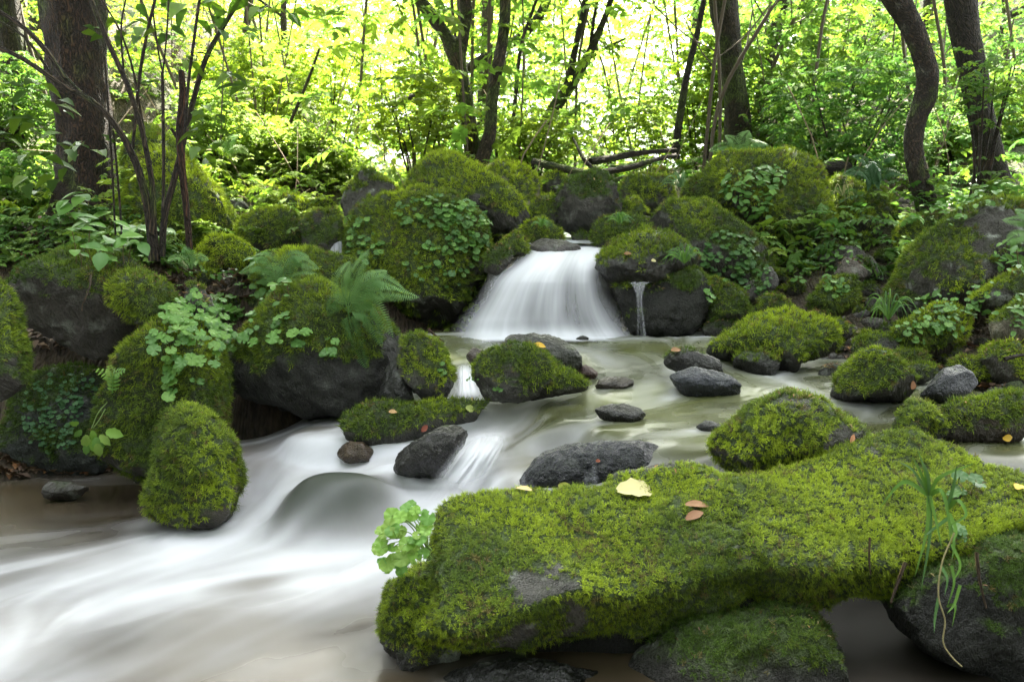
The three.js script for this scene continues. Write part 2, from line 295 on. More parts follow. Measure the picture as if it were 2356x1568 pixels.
// ------------------------------------------------------------------ rocks
const spheres = {};
function sphere(detail) {
  if (!spheres[detail]) { let g = new THREE.IcosahedronGeometry(1, detail); g.deleteAttribute('uv'); g.deleteAttribute('normal'); spheres[detail] = mergeVertices(g, 1e-5); }
  return spheres[detail];
}
const rocks = [];
const toRay = (u, v) => dir(u, v);
function lobe(o, poly, seed) {
  const R = rng(seed), tilt = (o.tilt ?? 18) * Math.PI / 180, yaw = (o.yaw || 0) * Math.PI / 180;
  const e1 = V(Math.cos(yaw), 0, -Math.sin(yaw)), e2 = V(-Math.sin(yaw) * Math.sin(tilt), Math.cos(tilt), -Math.sin(tilt) * Math.cos(yaw)), n = e1.clone().cross(e2).normalize();
  const low = poly.reduce((a, b) => b[1] > a[1] ? b : a), cu = poly.reduce((s, p) => s + p[0], 0) / poly.length, cv = poly.reduce((s, p) => s + p[1], 0) / poly.length;
  const P0 = o.b !== undefined ? at(low[0], low[1], depthAt(low[1], o.b)) : at(cu, cv, o.D), eye = V(0, EYE, 0);
  const hitP = (u, v) => { const d = toRay(u, v), t = P0.clone().sub(eye).dot(n) / d.dot(n); return eye.clone().addScaledVector(d, t); };
  const u0 = Math.min(...poly.map(p => p[0])), u1 = Math.max(...poly.map(p => p[0])), v0 = Math.min(...poly.map(p => p[1])), v1 = Math.max(...poly.map(p => p[1]));
  const C = hitP((u0 + u1 + cu * 2) / 4, (v0 + v1 + cv * 2) / 4);
  const q = poly.map(([u, v]) => { const w = hitP(u, v).sub(C); return [w.dot(e1), w.dot(e2)]; });
  const K = 240, r0 = new Float32Array(K);
  for (let k = 0; k < K; k++) {
    const a = k / K * TWO, cx = Math.cos(a), cy = Math.sin(a); let best = 0;
    for (let i = 0; i < q.length; i++) {
      const [x1, y1] = q[i], [x2, y2] = q[(i + 1) % q.length], dx = x2 - x1, dy = y2 - y1, den = cx * dy - cy * dx;
      if (Math.abs(den) < 1e-9) continue;
      const t = (x1 * dy - y1 * dx) / den, s = (x1 * cy - y1 * cx) / den;
      if (t > 0 && s >= -1e-6 && s <= 1 + 1e-6) best = Math.max(best, t);
    }
    r0[k] = best;
  }
  for (let k = 0; k < K; k++) if (r0[k] === 0) r0[k] = r0[(k + K - 1) % K] || r0[(k + 1) % K];
  const r = new Float32Array(K);
  for (let k = 0; k < K; k++) { let s = 0, w = 0; for (let j = -4; j <= 4; j++) { const g = 1 - Math.abs(j) / 6; s += g * r0[(k + j + K) % K]; w += g; } r[k] = s / w; }
  const wa = (Math.max(...q.map(p => p[0])) - Math.min(...q.map(p => p[0]))) / 2, ha = (Math.max(...q.map(p => p[1])) - Math.min(...q.map(p => p[1]))) / 2, mn = Math.min(wa, ha);
  const size = Math.max(wa, ha), px = size * 2 / MPP(C.length()), det = clamp(Math.round(px / 7), 8, o.det || 46);
  const tf = o.tf ?? 0.8 * mn, tb = o.tb ?? 0.9 * mn, pw = o.pw ?? 0.72;
  const src = sphere(det), pos = src.attributes.position, out = new Float32Array(pos.count * 3), pts = [];
  for (let i = 0; i < pos.count; i++) {
    const x = pos.getX(i), y = pos.getY(i), z = pos.getZ(i), h = Math.hypot(x, y), a = (Math.atan2(y, x) + TWO) % TWO, fk = a / TWO * K, k0 = fk | 0;
    const rr = mix(r[k0 % K], r[(k0 + 1) % K], fk - k0), cr = Math.pow(h, pw), sr = Math.sign(z) * Math.pow(Math.abs(z), pw);
    pts.push(V(0, 0, 0).addScaledVector(e1, Math.cos(a) * rr * cr).addScaledVector(e2, Math.sin(a) * rr * cr).addScaledVector(n, sr * (z > 0 ? tf : tb)));
  }
  const cuts = o.cuts ?? 10;
  for (let c = 0; c < cuts; c++) {
    const m = V(R() * 2 - 1, R() * 2 - 1, R() * 2 - 1).normalize(); let s = 0;
    for (const p of pts) s = Math.max(s, p.dot(m));
    s *= 0.77 + R() * 0.17;
    for (const p of pts) { const d = p.dot(m) - s; if (d > 0) p.addScaledVector(m, -d * 0.92); }
  }
  const A = (o.rough ?? 0.13) * mn, f = 1.5 / mn, sd = seed * 7.13;
  pts.forEach((p, i) => {
    const d = p.clone().normalize();
    let k = A * 1.5 * fbm(p.x * f + sd, p.y * f, p.z * f, 3) + A * 0.5 * fbm(p.x * f * 4, p.y * f * 4 + sd, p.z * f * 4, 3) + 0.030 * Math.min(1, mn * 5) * fbm(p.x * 7, p.y * 7, p.z * 7 + sd, 3) + 0.006 * fbm(p.x * 30, p.y * 30, p.z * 30 + sd, 2);
    p.addScaledVector(d, k).add(C);
    if (o.bend) p.y += o.bend(p.x, p.y, -p.z);
    out.set([p.x, p.y, p.z], i * 3);
  });
  const g = new THREE.BufferGeometry(); g.setAttribute('position', new THREE.BufferAttribute(out, 3)); g.setIndex(src.index); g.computeVertexNormals();
  g.userData = { D: C.length(), mn };
  return g;
}
let rockSeed = 100;
const STONE = [.060, .056, .047];
function rock(name, label, category, o) {
  const seed = rockSeed++, R = rng(seed * 31), polys = Array.isArray(o.p[0][0]) ? o.p : [o.p];
  const gs = polys.map((p, i) => lobe({ ...o, ...(o.each ? o.each[i] : {}) }, p, seed + i * 0.37)), D = gs[0].userData.D;
  const g = gs.length > 1 ? mergeGeometries(gs) : gs[0];
  const P = g.attributes.position, NN = g.attributes.normal, cols = new Float32Array(P.count * 3), uv = new Float32Array(P.count * 2), mask = new Float32Array(P.count);
  const mo = o.moss ?? 0.6, base = o.col || STONE, mf = o.mf ?? 5.5, wet = o.wet ? 1 : 0;
  for (let i = 0; i < P.count; i++) {
    const x = P.getX(i), y = P.getY(i), z = P.getZ(i), ny = NN.getY(i), wl = waterLevel(x, -z);
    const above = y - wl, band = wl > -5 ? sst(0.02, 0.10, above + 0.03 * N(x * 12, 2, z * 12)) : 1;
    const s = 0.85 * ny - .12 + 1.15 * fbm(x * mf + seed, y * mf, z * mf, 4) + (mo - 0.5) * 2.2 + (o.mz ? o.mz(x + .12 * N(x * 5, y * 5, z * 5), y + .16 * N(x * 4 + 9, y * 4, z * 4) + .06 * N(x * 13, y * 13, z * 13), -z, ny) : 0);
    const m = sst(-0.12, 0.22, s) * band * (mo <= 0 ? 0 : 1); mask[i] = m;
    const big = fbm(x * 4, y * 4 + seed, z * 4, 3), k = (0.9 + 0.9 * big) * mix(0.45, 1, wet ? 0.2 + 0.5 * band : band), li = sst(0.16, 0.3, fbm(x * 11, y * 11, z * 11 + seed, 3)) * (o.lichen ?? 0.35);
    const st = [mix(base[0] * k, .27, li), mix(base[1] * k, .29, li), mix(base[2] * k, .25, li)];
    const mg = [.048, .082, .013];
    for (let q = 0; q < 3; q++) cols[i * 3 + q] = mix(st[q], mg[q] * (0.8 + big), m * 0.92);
    uv[i * 2] = (x + 0.55 * z) * 2.2; uv[i * 2 + 1] = (y - 0.7 * z) * 2.2;
  }
  g.setAttribute('color', new THREE.BufferAttribute(cols, 3)); g.setAttribute('uv', new THREE.BufferAttribute(uv, 2));
  g.computeBoundingBox(); const bb = g.boundingBox, base0 = V((bb.min.x + bb.max.x) / 2, bb.min.y, (bb.min.z + bb.max.z) / 2);
  g.translate(-base0.x, -base0.y, -base0.z);
  const mesh = sh(new THREE.Mesh(g, o.wet ? M.wet : M.stone)); mesh.name = numbered(name); mesh.position.copy(base0); scene.add(mesh); mesh.updateMatrixWorld();
  tag(mesh, label, category, o.group);
  rocks.push(mesh);
  if (mo > 0 && !o.bare) {
    const fine = D < 3.4, size = o.tuft ?? (fine ? 0.0085 + 0.0019 * D : 0.007 + 0.0024 * D), ix = g.index, nt = ix.count / 3, cum = new Float64Array(nt);
    let area = 0; const a = V(), b = V(), c = V();
    const camL = V(0, EYE, 0).sub(base0);
    const vis = i => { const nx = NN.getX(i), ny = NN.getY(i), nz = NN.getZ(i); const tx = camL.x - P.getX(i), ty = camL.y - P.getY(i), tz = camL.z - P.getZ(i), l = Math.hypot(tx, ty, tz); return (nx * tx + ny * ty + nz * tz) / l; };
    for (let t = 0; t < nt; t++) {
      const i = ix.getX(t * 3), j = ix.getX(t * 3 + 1), k = ix.getX(t * 3 + 2);
      const m = (mask[i] + mask[j] + mask[k]) / 3;
      if (m > 0.12 && vis(i) > -0.4) {
        a.fromBufferAttribute(P, i); b.fromBufferAttribute(P, j); c.fromBufferAttribute(P, k);
        area += b.sub(a).cross(c.sub(a)).length() / 2 * m;
      }
      cum[t] = area;
    }
    const n = Math.min(o.most ?? 26000, Math.round(area * (o.dens ?? 1.5) / (size * size)));
    if (n > 20) {
      const set = TUFT[fine ? 0 : 1], per = set.map(() => []), q = new THREE.Quaternion(), up = V(0, 1, 0), mt = new THREE.Matrix4(), w = V();
      for (let s = 0; s < n; s++) {
        const r = R() * area; let lo = 0, hi = nt - 1; while (lo < hi) { const m = (lo + hi) >> 1; if (cum[m] < r) lo = m + 1; else hi = m; }
        const i = ix.getX(lo * 3), j = ix.getX(lo * 3 + 1), k = ix.getX(lo * 3 + 2); let r1 = R(), r2 = R(); if (r1 + r2 > 1) { r1 = 1 - r1; r2 = 1 - r2; }
        a.fromBufferAttribute(P, i); b.fromBufferAttribute(P, j); c.fromBufferAttribute(P, k);
        const p = a.clone().multiplyScalar(1 - r1 - r2).addScaledVector(b, r1).addScaledVector(c, r2);
        w.set(NN.getX(i), NN.getY(i), NN.getZ(i)); const side = 1 - Math.max(0, w.y);
        w.y += 0.25 - 0.95 * side * (fine ? 1 : 0.6); w.x += (R() - .5) * 0.5; w.z += (R() - .5) * 0.5; w.normalize();
        q.setFromUnitVectors(up, w); const sc = size * (0.6 + R() * 0.8) * (o.tall ?? 1);
        mt.compose(p, q.multiply(new THREE.Quaternion().setFromAxisAngle(up, R() * TWO)), V(sc, sc * (0.8 + R() * 0.5), sc));
        per[(R() * set.length) | 0].push([mt.clone(), mossTone(V(p.x + base0.x, p.y + base0.y, p.z + base0.z), (o.tone ?? 0), R)]);
      }
      per.forEach((list, z) => {
        if (!list.length) return;
        const im = new THREE.InstancedMesh(set[z], M.moss, list.length); im.name = z ? 'moss_' + String(z).padStart(3, '0') : 'moss';
        list.forEach(([m4, cc], i) => { im.setMatrixAt(i, m4); im.setColorAt(i, C3(...cc)); });
        sh(im); im.userData.kind = 'stuff'; mesh.add(im);
      });
    }
  }
  return mesh;
}

// a thin film of running water over a rock: the rock's own skin, a few millimetres proud
function film(mesh, label, flow, dens, seed, rim = .9) {
  const g0 = mesh.geometry, P = g0.attributes.position, Nn = g0.attributes.normal, out = new Float32Array(P.count * 3), rgba = new Float32Array(P.count * 4), b = mesh.position, l = Math.hypot(flow[0], flow[1]);
  const fx = flow[0] / l, fd = flow[1] / l;
  for (let i = 0; i < P.count; i++) {
    const n = [Nn.getX(i), Nn.getY(i), Nn.getZ(i)], p = [P.getX(i) + n[0] * .007, P.getY(i) + n[1] * .007, P.getZ(i) + n[2] * .007]; out.set(p, i * 3);
    const x = p[0] + b.x, D = -(p[2] + b.z), y = p[1] + b.y, ac = -x * fd + D * fx, al = x * fx + D * fd;
    const s = .8 * N(ac * 9 + seed, al * 1.6, y * 1.5) + .5 * N(ac * 24 + seed, al * 2.4, y * 2) + .35 * N(ac * 60, al * 3, seed), ed = sst(.075, .01, y - waterLevel(x, D) + .02 * N(x * 9, D * 9, 1));
    rgba.set([.54, .555, .60, clamp(dens + s * .55 + ed * rim * clamp(.55 + 1.3 * s, .1, 1.2), 0, .97)], i * 4);
  }
  const g = new THREE.BufferGeometry(); g.setAttribute('position', new THREE.BufferAttribute(out, 3)); g.setAttribute('color', new THREE.BufferAttribute(rgba, 4)); g.setIndex(g0.index); g.computeVertexNormals();
  const m = sh(new THREE.Mesh(g, M.veil)); m.name = numbered('water_film'); m.position.copy(b); scene.add(m); tag(m, label, 'water', null, 'structure');
}
// ------------------------------------------------------------------ the boulders and stones, far to near
const rk = (l, o, n = 'mossy_boulder', c = 'boulder') => rock(n, l, c, o);
// upper bank and the row above the waterfall
rk('tall mossy slope of rock rising behind the many-stemmed sapling', { D: 5.9, tilt: 30, moss: .85, tone: .12, p: [[290, 400], [325, 335], [360, 312], [395, 330], [430, 372], [467, 407], [500, 447], [530, 487], [553, 545], [540, 590], [450, 605], [330, 600], [280, 490]] });
rk('round-backed mossy rock with a pale side beyond the mossy slope', { D: 7.3, moss: .55, tone: .25, p: [[558, 450], [580, 432], [620, 429], [662, 447], [645, 475], [600, 486], [565, 480]] });
rk('low wide mossy rock in bright light beyond the small bare stones', { D: 6.9, moss: .85, tone: .3, p: [[592, 475], [610, 455], [645, 447], [690, 452], [722, 472], [730, 492], [660, 500], [600, 496]] });
rk('small pale stone at the foot of the mossy slope', { D: 6.6, moss: .35, lichen: 1, p: [[514, 475], [525, 460], [550, 457], [572, 470], [568, 484], [525, 488]] }, 'pale_stone', 'stone');
rk('flat mossy stone between the bright low rock and the pale-patched boulder', { D: 7, moss: .7, tone: .2, p: [[705, 472], [720, 457], [745, 457], [775, 470], [770, 486], [715, 488]] }, 'mossy_stone', 'stone');
rk('shaded mossy rock behind the blurred fern', { D: 5.6, moss: .75, p: [[543, 530], [568, 497], [640, 484], [695, 490], [718, 530], [705, 590], [640, 612], [570, 600]] });
rk('grey-green rock above the narrow fall in the gap', { D: 5.5, moss: .5, p: [[690, 515], [728, 486], [772, 484], [795, 510], [790, 560], [752, 600], [735, 625], [700, 600]] });
rk('boulder with a big pale bare patch under the sunny bank', { D: 6.3, moss: .42, lichen: 1.4, tone: .2, tilt: 28, p: [[785, 480], [803, 435], [832, 408], [862, 404], [895, 425], [926, 437], [934, 470], [915, 510], [860, 530], [800, 530]] });
rk('long humped mossy boulder overhanging the head of the waterfall', { D: 5.9, moss: .8, tone: .3, tilt: 40, tf: .3, tb: .5, mz: (x, y, d) => (y < 1.28 ? -1.2 : 0), p: [[930, 455], [955, 415], [980, 392], [1005, 382], [1030, 388], [1055, 402], [1095, 417], [1152, 443], [1198, 473], [1217, 495], [1214, 522], [1185, 548], [1130, 550], [1060, 530], [980, 520], [930, 500]] });
rk('pink-grey and mossy boulder at the foot of the two leaning trunks', { D: 6.7, moss: .6, tone: .3, tilt: 30, col: [.24, .19, .17], p: [[1100, 410], [1118, 390], [1132, 378], [1158, 379], [1178, 392], [1204, 393], [1243, 412], [1244, 436], [1228, 460], [1220, 500], [1150, 500], [1100, 450]] });
rk('little round rock with a pale patch next to the pink-grey boulder', { D: 7, moss: .5, lichen: 1.2, tone: .1, p: [[1242, 425], [1258, 402], [1285, 396], [1306, 411], [1311, 432], [1285, 445], [1248, 445]] });
rk('dark brown overhanging boulder with roots hanging from its top', { D: 5.9, moss: .45, tone: -.45, tilt: 35, tf: .25, p: [[1273, 480], [1292, 448], [1322, 428], [1366, 421], [1412, 426], [1434, 447], [1430, 474], [1414, 502], [1372, 535], [1318, 540], [1277, 505]] });
rk('steep grey-green rock between the overhanging and the dark brown boulder', { D: 5.9, moss: .45, p: [[1215, 480], [1240, 452], [1290, 450], [1290, 500], [1270, 535], [1218, 535]] });
rk('mossy hump with grass right above the brink of the waterfall', { D: 5.45, moss: .8, tone: .1, p: [[1192, 550], [1205, 520], [1232, 504], [1258, 506], [1287, 522], [1304, 548], [1300, 566], [1250, 572], [1205, 570]] });
rk('wide dark rock with a mossy top beneath the fallen branches', { D: 6.6, moss: .6, tone: .05, tilt: 30, p: [[1414, 425], [1435, 407], [1478, 411], [1518, 412], [1547, 419], [1552, 455], [1530, 495], [1478, 480], [1430, 455]] });
rk('low mossy mound behind the wide dark rock', { D: 7.1, moss: .9, tone: .1, p: [[1470, 410], [1490, 392], [1520, 385], [1550, 398], [1560, 418], [1500, 425]] });
rk('rounded brownish rock between the grassy rock and the wide dark rock', { D: 5.95, moss: .6, tone: -.2, p: [[1412, 490], [1430, 465], [1455, 456], [1480, 467], [1491, 490], [1470, 510], [1420, 508]] });
rk('mossy rock topped with grass at the edge of the stream above the fall', { D: 5.4, moss: .8, tone: 0, p: [[1360, 552], [1368, 523], [1390, 501], [1420, 491], [1470, 494], [1500, 520], [1502, 560], [1480, 572], [1420, 574], [1368, 570]] });
rk('small flat stone in the water above the fall', { D: 5.7, moss: .55, p: [[1310, 546], [1335, 532], [1358, 541], [1364, 556], [1318, 558]] }, 'mossy_stone', 'stone');
rk('wet bare rock at the brink that splits the falling water', { D: 5.28, wet: 1, moss: 0, tilt: 50, col: [.13, .12, .11], p: [[1215, 566], [1240, 556], [1302, 560], [1334, 571], [1350, 586], [1318, 592], [1235, 588]] }, 'wet_rock', 'rock');
rk('sloping grey boulder with creeping plants on its lower side', { D: 5.5, moss: .5, tone: -.2, tilt: 35, p: [[1490, 510], [1530, 486], [1600, 489], [1652, 500], [1692, 528], [1742, 560], [1778, 600], [1782, 650], [1740, 690], [1670, 690], [1600, 660], [1540, 610], [1500, 570]] });
rk('huge flat-topped mossy boulder with a leafy shrub on its front', { D: 6.1, moss: .75, tone: .02, tilt: 32, tf: .3, pw: .55, p: [[1570, 475], [1573, 433], [1602, 406], [1654, 383], [1738, 374], [1804, 378], [1871, 400], [1882, 420], [1895, 473], [1900, 523], [1895, 562], [1840, 580], [1780, 574], [1745, 548], [1700, 520], [1640, 500], [1575, 500]] });
rk('wide sloping mossy boulder under the curved trunk', { D: 6.3, moss: .6, tone: -.1, tilt: 35, p: [[1880, 448], [1911, 427], [1936, 432], [1988, 450], [2040, 467], [2063, 500], [2062, 540], [2030, 562], [1960, 560], [1895, 545], [1884, 490]] });
rk('grey stone by the foot of the curved trunk', { D: 6.3, moss: .2, p: [[2052, 488], [2062, 462], [2080, 455], [2100, 475], [2106, 500], [2075, 508]] }, 'grey_stone', 'stone');
rk('low mossy rock between the curved trunk and the lichen boulder', { D: 5.6, moss: .8, p: [[2055, 545], [2064, 512], [2100, 496], [2150, 490], [2190, 500], [2180, 540], [2110, 580], [2060, 575]] });
rk('bright mossy stone at the foot of the dark leaning trunk', { D: 6, moss: .9, tone: .25, p: [[2300, 470], [2315, 452], [2345, 445], [2385, 455], [2385, 480], [2320, 484]] }, 'mossy_stone', 'stone');
// around the fall
rk('great mossy boulder overgrown with small round leaves beside the waterfall', { b: .46, tilt: 14, moss: .72, tone: .02, pw: .62, tf: .34, tb: .5, lichen: .5, p: [[786, 590], [800, 540], [815, 505], [850, 481], [890, 457], [950, 444], [1020, 450], [1082, 470], [1120, 518], [1133, 560], [1116, 620], [1094, 680], [1060, 735], [1000, 760], [935, 755], [885, 720], [840, 670], [795, 640]] });
rk('small dark wet boulder wedged beside the head of the waterfall', { D: 5.08, moss: .45, tone: -.5, p: [[1112, 625], [1118, 588], [1132, 566], [1168, 562], [1184, 582], [1168, 612], [1145, 632]] });
rk('round mossy stone by the head of the waterfall', { D: 5.2, moss: .75, tone: -.1, p: [[1148, 560], [1178, 535], [1205, 545], [1214, 582], [1185, 590], [1156, 580]] }, 'mossy_stone', 'stone');
rk('dark wet ledge behind the veil of the waterfall', { D: 5.22, wet: 1, moss: 0, tilt: 20, col: [.10, .095, .08], p: [[1110, 640], [1180, 592], [1300, 590], [1400, 596], [1420, 680], [1440, 772], [1060, 772], [1075, 710]], tf: .08 }, 'wet_rock', 'rock');
rk('wet speckled boulder with a mossy crown at the shoulder of the waterfall', { D: 4.98, moss: .44, tone: .1, tilt: 48, wet: 1, tf: .18, col: [.06, .056, .05], p: [[1376, 600], [1395, 571], [1418, 562], [1468, 555], [1510, 551], [1550, 560], [1592, 580], [1606, 606], [1560, 636], [1485, 660], [1438, 660], [1385, 644]] });
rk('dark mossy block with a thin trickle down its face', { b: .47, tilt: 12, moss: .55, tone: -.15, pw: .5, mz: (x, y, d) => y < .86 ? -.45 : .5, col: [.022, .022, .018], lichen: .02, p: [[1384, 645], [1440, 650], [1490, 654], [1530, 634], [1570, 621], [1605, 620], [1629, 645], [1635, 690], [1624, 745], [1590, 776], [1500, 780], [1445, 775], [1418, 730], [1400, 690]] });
rk('slanting mossy boulder leaning on the dark block', { D: 4.95, moss: .7, tone: -.1, tilt: 30, p: [[1622, 660], [1632, 642], [1654, 645], [1690, 668], [1720, 693], [1726, 712], [1706, 745], [1671, 758], [1630, 745]] });
rk('low dark wet rock at the back shore of the pool', { b: .48, moss: .5, tone: -.6, p: [[1614, 755], [1650, 730], [1686, 735], [1703, 756], [1683, 778], [1621, 780]] });
rk('mossy dome of rock at the back shore below the slanting boulder', { D: 4.75, moss: .8, tone: -.25, p: [[1730, 728], [1736, 700], [1758, 682], [1798, 679], [1826, 699], [1837, 728], [1804, 742], [1754, 742]] });
rk('upright mossy block with small plants on top near the back shore', { D: 4.85, moss: .7, tone: -.1, pw: .55, p: [[1866, 715], [1870, 686], [1894, 652], [1931, 635], [1966, 645], [1971, 680], [1964, 718], [1904, 730]] });
rk('flat mossy slab with bare grey patches reaching into the pool', { b: .47, tilt: 58, moss: .68, tone: .25, tf: .10, tb: .12, cuts: 3, p: [[1624, 802], [1654, 782], [1704, 759], [1744, 735], [1831, 724], [1850, 738], [1904, 742], [1933, 763], [1937, 782], [1890, 808], [1856, 820], [1838, 842], [1811, 828], [1738, 814], [1664, 810]] });
rk('rounded mossy stone tucked behind the flat slab', { D: 4.5, moss: .6, tone: -.15, p: [[1884, 742], [1921, 734], [1954, 752], [1963, 772], [1938, 788], [1898, 778]] }, 'mossy_stone', 'stone');
rk('low cushion of mossy stone between the slab and the upright block', { D: 4.6, moss: .85, tone: -.05, p: [[1846, 728], [1870, 718], [1905, 722], [1925, 735], [1890, 746], [1850, 744]] }, 'mossy_stone', 'stone');
rk('brown-grey triangular rock in the shade below the huge boulder', { D: 5.2, moss: .15, col: [.13, .11, .095], p: [[1922, 630], [1942, 592], [1966, 598], [1994, 626], [1986, 648], [1954, 655], [1930, 645]] }, 'bare_rock', 'rock');
rk('dark leaning slab of rock above the triangular rock', { D: 5.5, moss: .3, tone: -.3, col: [.11, .1, .09], p: [[1880, 585], [1905, 562], [1960, 572], [2012, 605], [2022, 640], [1985, 650], [1920, 625]] }, 'bare_rock', 'rock');
rk('small pointed grey rock under the creeping plants', { D: 5, moss: .3, col: [.15, .14, .13], p: [[1750, 665], [1756, 622], [1772, 608], [1786, 624], [1792, 652], [1775, 674]] }, 'grey_stone', 'stone');
rk('dark angular stone in the shade beside the slanting boulder', { D: 5, moss: .2, tone: -.3, col: [.1, .09, .085], p: [[1708, 690], [1716, 654], [1734, 642], [1758, 655], [1764, 684], [1730, 700]] }, 'grey_stone', 'stone');
rk('big rounded boulder with white lichen and moss on the far bank', { D: 4.55, moss: .52, tilt: 22, lichen: 1.6, mz: (x, y, d) => x > 2.45 ? -.5 : .15, tone: -.02, pw: .62, p: [[2060, 705], [2071, 625], [2091, 572], [2121, 542], [2168, 513], [2204, 494], [2254, 479], [2310, 482], [2390, 480], [2390, 620], [2310, 660], [2245, 690], [2170, 730], [2080, 740]] });
rk('long mossy mound covered with climbing plants below the lichen boulder', { D: 4.1, moss: .85, tilt: 35, tone: .05, p: [[2020, 785], [2071, 752], [2121, 722], [2171, 702], [2206, 709], [2236, 735], [2242, 775], [2180, 812], [2104, 815], [2050, 805]] });
rk('mossy rock with a grey worn face above the climbing plants', { D: 4.1, moss: .5, lichen: .8, tilt: 30, p: [[2230, 690], [2288, 650], [2338, 626], [2390, 620], [2390, 690], [2304, 708], [2250, 710]] });
rk('rounded boulder with thin moss at the edge of the far bank', { D: 3.85, moss: .5, col: [.16, .14, .10], p: [[2278, 765], [2288, 730], [2321, 702], [2390, 684], [2390, 790], [2304, 790]] });
rk('blackish mossy rock behind the peaked boulder', { D: 4.05, moss: .5, tone: -.2, col: [.09, .09, .08], p: [[1952, 822], [1971, 780], [2004, 768], [2054, 772], [2084, 795], [2070, 830], [2004, 838]] });
rk('mossy boulder with a grey shoulder behind the peaked boulder', { D: 3.95, moss: .6, tone: .05, p: [[2032, 850], [2046, 813], [2088, 799], [2120, 808], [2146, 830], [2142, 862], [2064, 870]] });
rk('low cushion-like mossy stone beside the blue-grey rock', { D: 3.75, moss: .85, p: [[2048, 868], [2070, 850], [2104, 836], [2154, 839], [2162, 855], [2125, 885], [2070, 890]] }, 'mossy_stone', 'stone');
rk('bright mossy dome behind the blue-grey rock', { D: 3.75, moss: .85, tone: .05, p: [[2184, 845], [2211, 816], [2244, 822], [2266, 850], [2272, 885], [2244, 892], [2200, 872]] }, 'mossy_stone', 'stone');
rk('tall grey and mossy rock by the branch at the edge', { D: 3.7, moss: .5, pw: .6, p: [[2244, 820], [2271, 796], [2321, 789], [2343, 803], [2375, 830], [2375, 875], [2318, 892], [2276, 872]] });
rk('peaked mossy boulder standing in the edge of the pool', { b: .40, tilt: 20, moss: .66, tone: .08, tf: .2, p: [[1918, 908], [1926, 876], [1940, 833], [1968, 812], [2006, 810], [2036, 830], [2056, 856], [2086, 888], [2112, 912], [2071, 924], [2004, 926], [1938, 922]] });
rk('angular blue-grey wet rock with thin moss at the pool edge', { b: .41, tilt: 15, moss: .18, wet: 1, cuts: 12, rough: .05, col: [.065, .068, .08], lichen: .1, p: [[2114, 915], [2138, 876], [2164, 846], [2204, 838], [2233, 856], [2247, 886], [2238, 910], [2188, 926], [2138, 922]] }, 'bare_rock', 'rock');
rk('small mossy stone in front of the slab', { D: 3.95, moss: .8, p: [[1875, 868], [1890, 848], [1925, 838], [1945, 850], [1935, 872], [1890, 878]] }, 'mossy_stone', 'stone');
// stones in the pools
const wet = (l, o) => rk(l, { wet: 1, lichen: .06, col: [.042, .040, .036], moss: .15, tilt: 40, ...o }, 'wet_stone', 'stone');
wet('speckled wet stone with an orange leaf in the middle of the pool', { b: .445, moss: .3, tone: -.2, p: [[1526, 838], [1535, 813], [1558, 802], [1604, 818], [1648, 832], [1673, 846], [1678, 866], [1638, 870], [1571, 852]] });
wet('flat bluish wet stone just in front of the speckled stone', { b: .42, moss: 0, tilt: 60, col: [.05, .054, .068], lichen: .1, p: [[1534, 868], [1571, 854], [1638, 865], [1683, 873], [1708, 895], [1688, 904], [1571, 898], [1545, 888]] });
wet('wet mossy stone with water spilling over it next to the flat slab', { b: .43, moss: .35, tone: -.1, p: [[1672, 826], [1704, 812], [1754, 815], [1798, 822], [1812, 845], [1771, 864], [1721, 852]] });
wet('glittering wet stone barely breaking the surface of the middle pool', { b: .385, moss: 0, tilt: 62, tf: .02, p: [[1356, 948], [1385, 936], [1432, 930], [1468, 939], [1500, 955], [1452, 966], [1385, 957]] });
wet('tiny dark stone poking out near the lip of the pool', { b: .37, moss: 0, tilt: 55, col: [.08, .08, .08], p: [[1597, 984], [1621, 970], [1644, 975], [1672, 988], [1638, 993]] });
wet('tiny black stone in the upper pool in front of the waterfall', { b: .5, moss: 0, tilt: 55, col: [.07, .07, .06], p: [[1322, 781], [1340, 773], [1358, 780], [1340, 784]] });
wet('brownish drowned stone under the ripple in front of the mossy cluster', { b: .42, moss: 0, tilt: 65, tf: .015, col: [.13, .105, .085], p: [[1360, 886], [1390, 868], [1435, 868], [1474, 880], [1435, 894]] });
wet('smooth grey-green rock behind the domed mossy rock in the pool', { b: .46, moss: .12, tilt: 40, col: [.055, .058, .044], p: [[1130, 805], [1168, 776], [1218, 774], [1265, 782], [1312, 795], [1340, 820], [1345, 840], [1312, 852], [1252, 860], [1160, 845]] });
rk('domed mossy rock with a yellow leaf, largest of the cluster in the stream', { b: .39, tilt: 20, moss: .48, tone: -.05, col: [.09, .085, .075], p: [[1086, 855], [1105, 819], [1138, 799], [1168, 792], [1225, 795], [1268, 815], [1300, 843], [1302, 880], [1202, 922], [1118, 922], [1096, 895]] });
wet('shiny red-brown pebble beside the mossy cluster', { b: .42, moss: 0, col: [.10, .05, .04], p: [[1313, 854], [1345, 840], [1377, 856], [1367, 876], [1335, 870]] });
rk('low mossy rock lying against the domed rock', { b: .39, tilt: 25, moss: .62, tone: .0, p: [[1194, 890], [1203, 860], [1225, 843], [1268, 845], [1318, 856], [1354, 883], [1355, 897], [1285, 906], [1218, 922], [1198, 912]] });
wet('brown wet pebble at the top of the small chute', { b: .47, moss: 0, col: [.12, .09, .07], p: [[1072, 820], [1094, 794], [1112, 805], [1110, 826], [1085, 838]] });
rk('boulder with a mossy flank between the chute and the dark hollow', { b: .35, tilt: 14, moss: .5, tone: .0, col: [.12, .115, .10], p: [[913, 815], [928, 779], [958, 762], [988, 766], [1020, 786], [1044, 836], [1046, 905], [1014, 928], [960, 930], [922, 890]] });
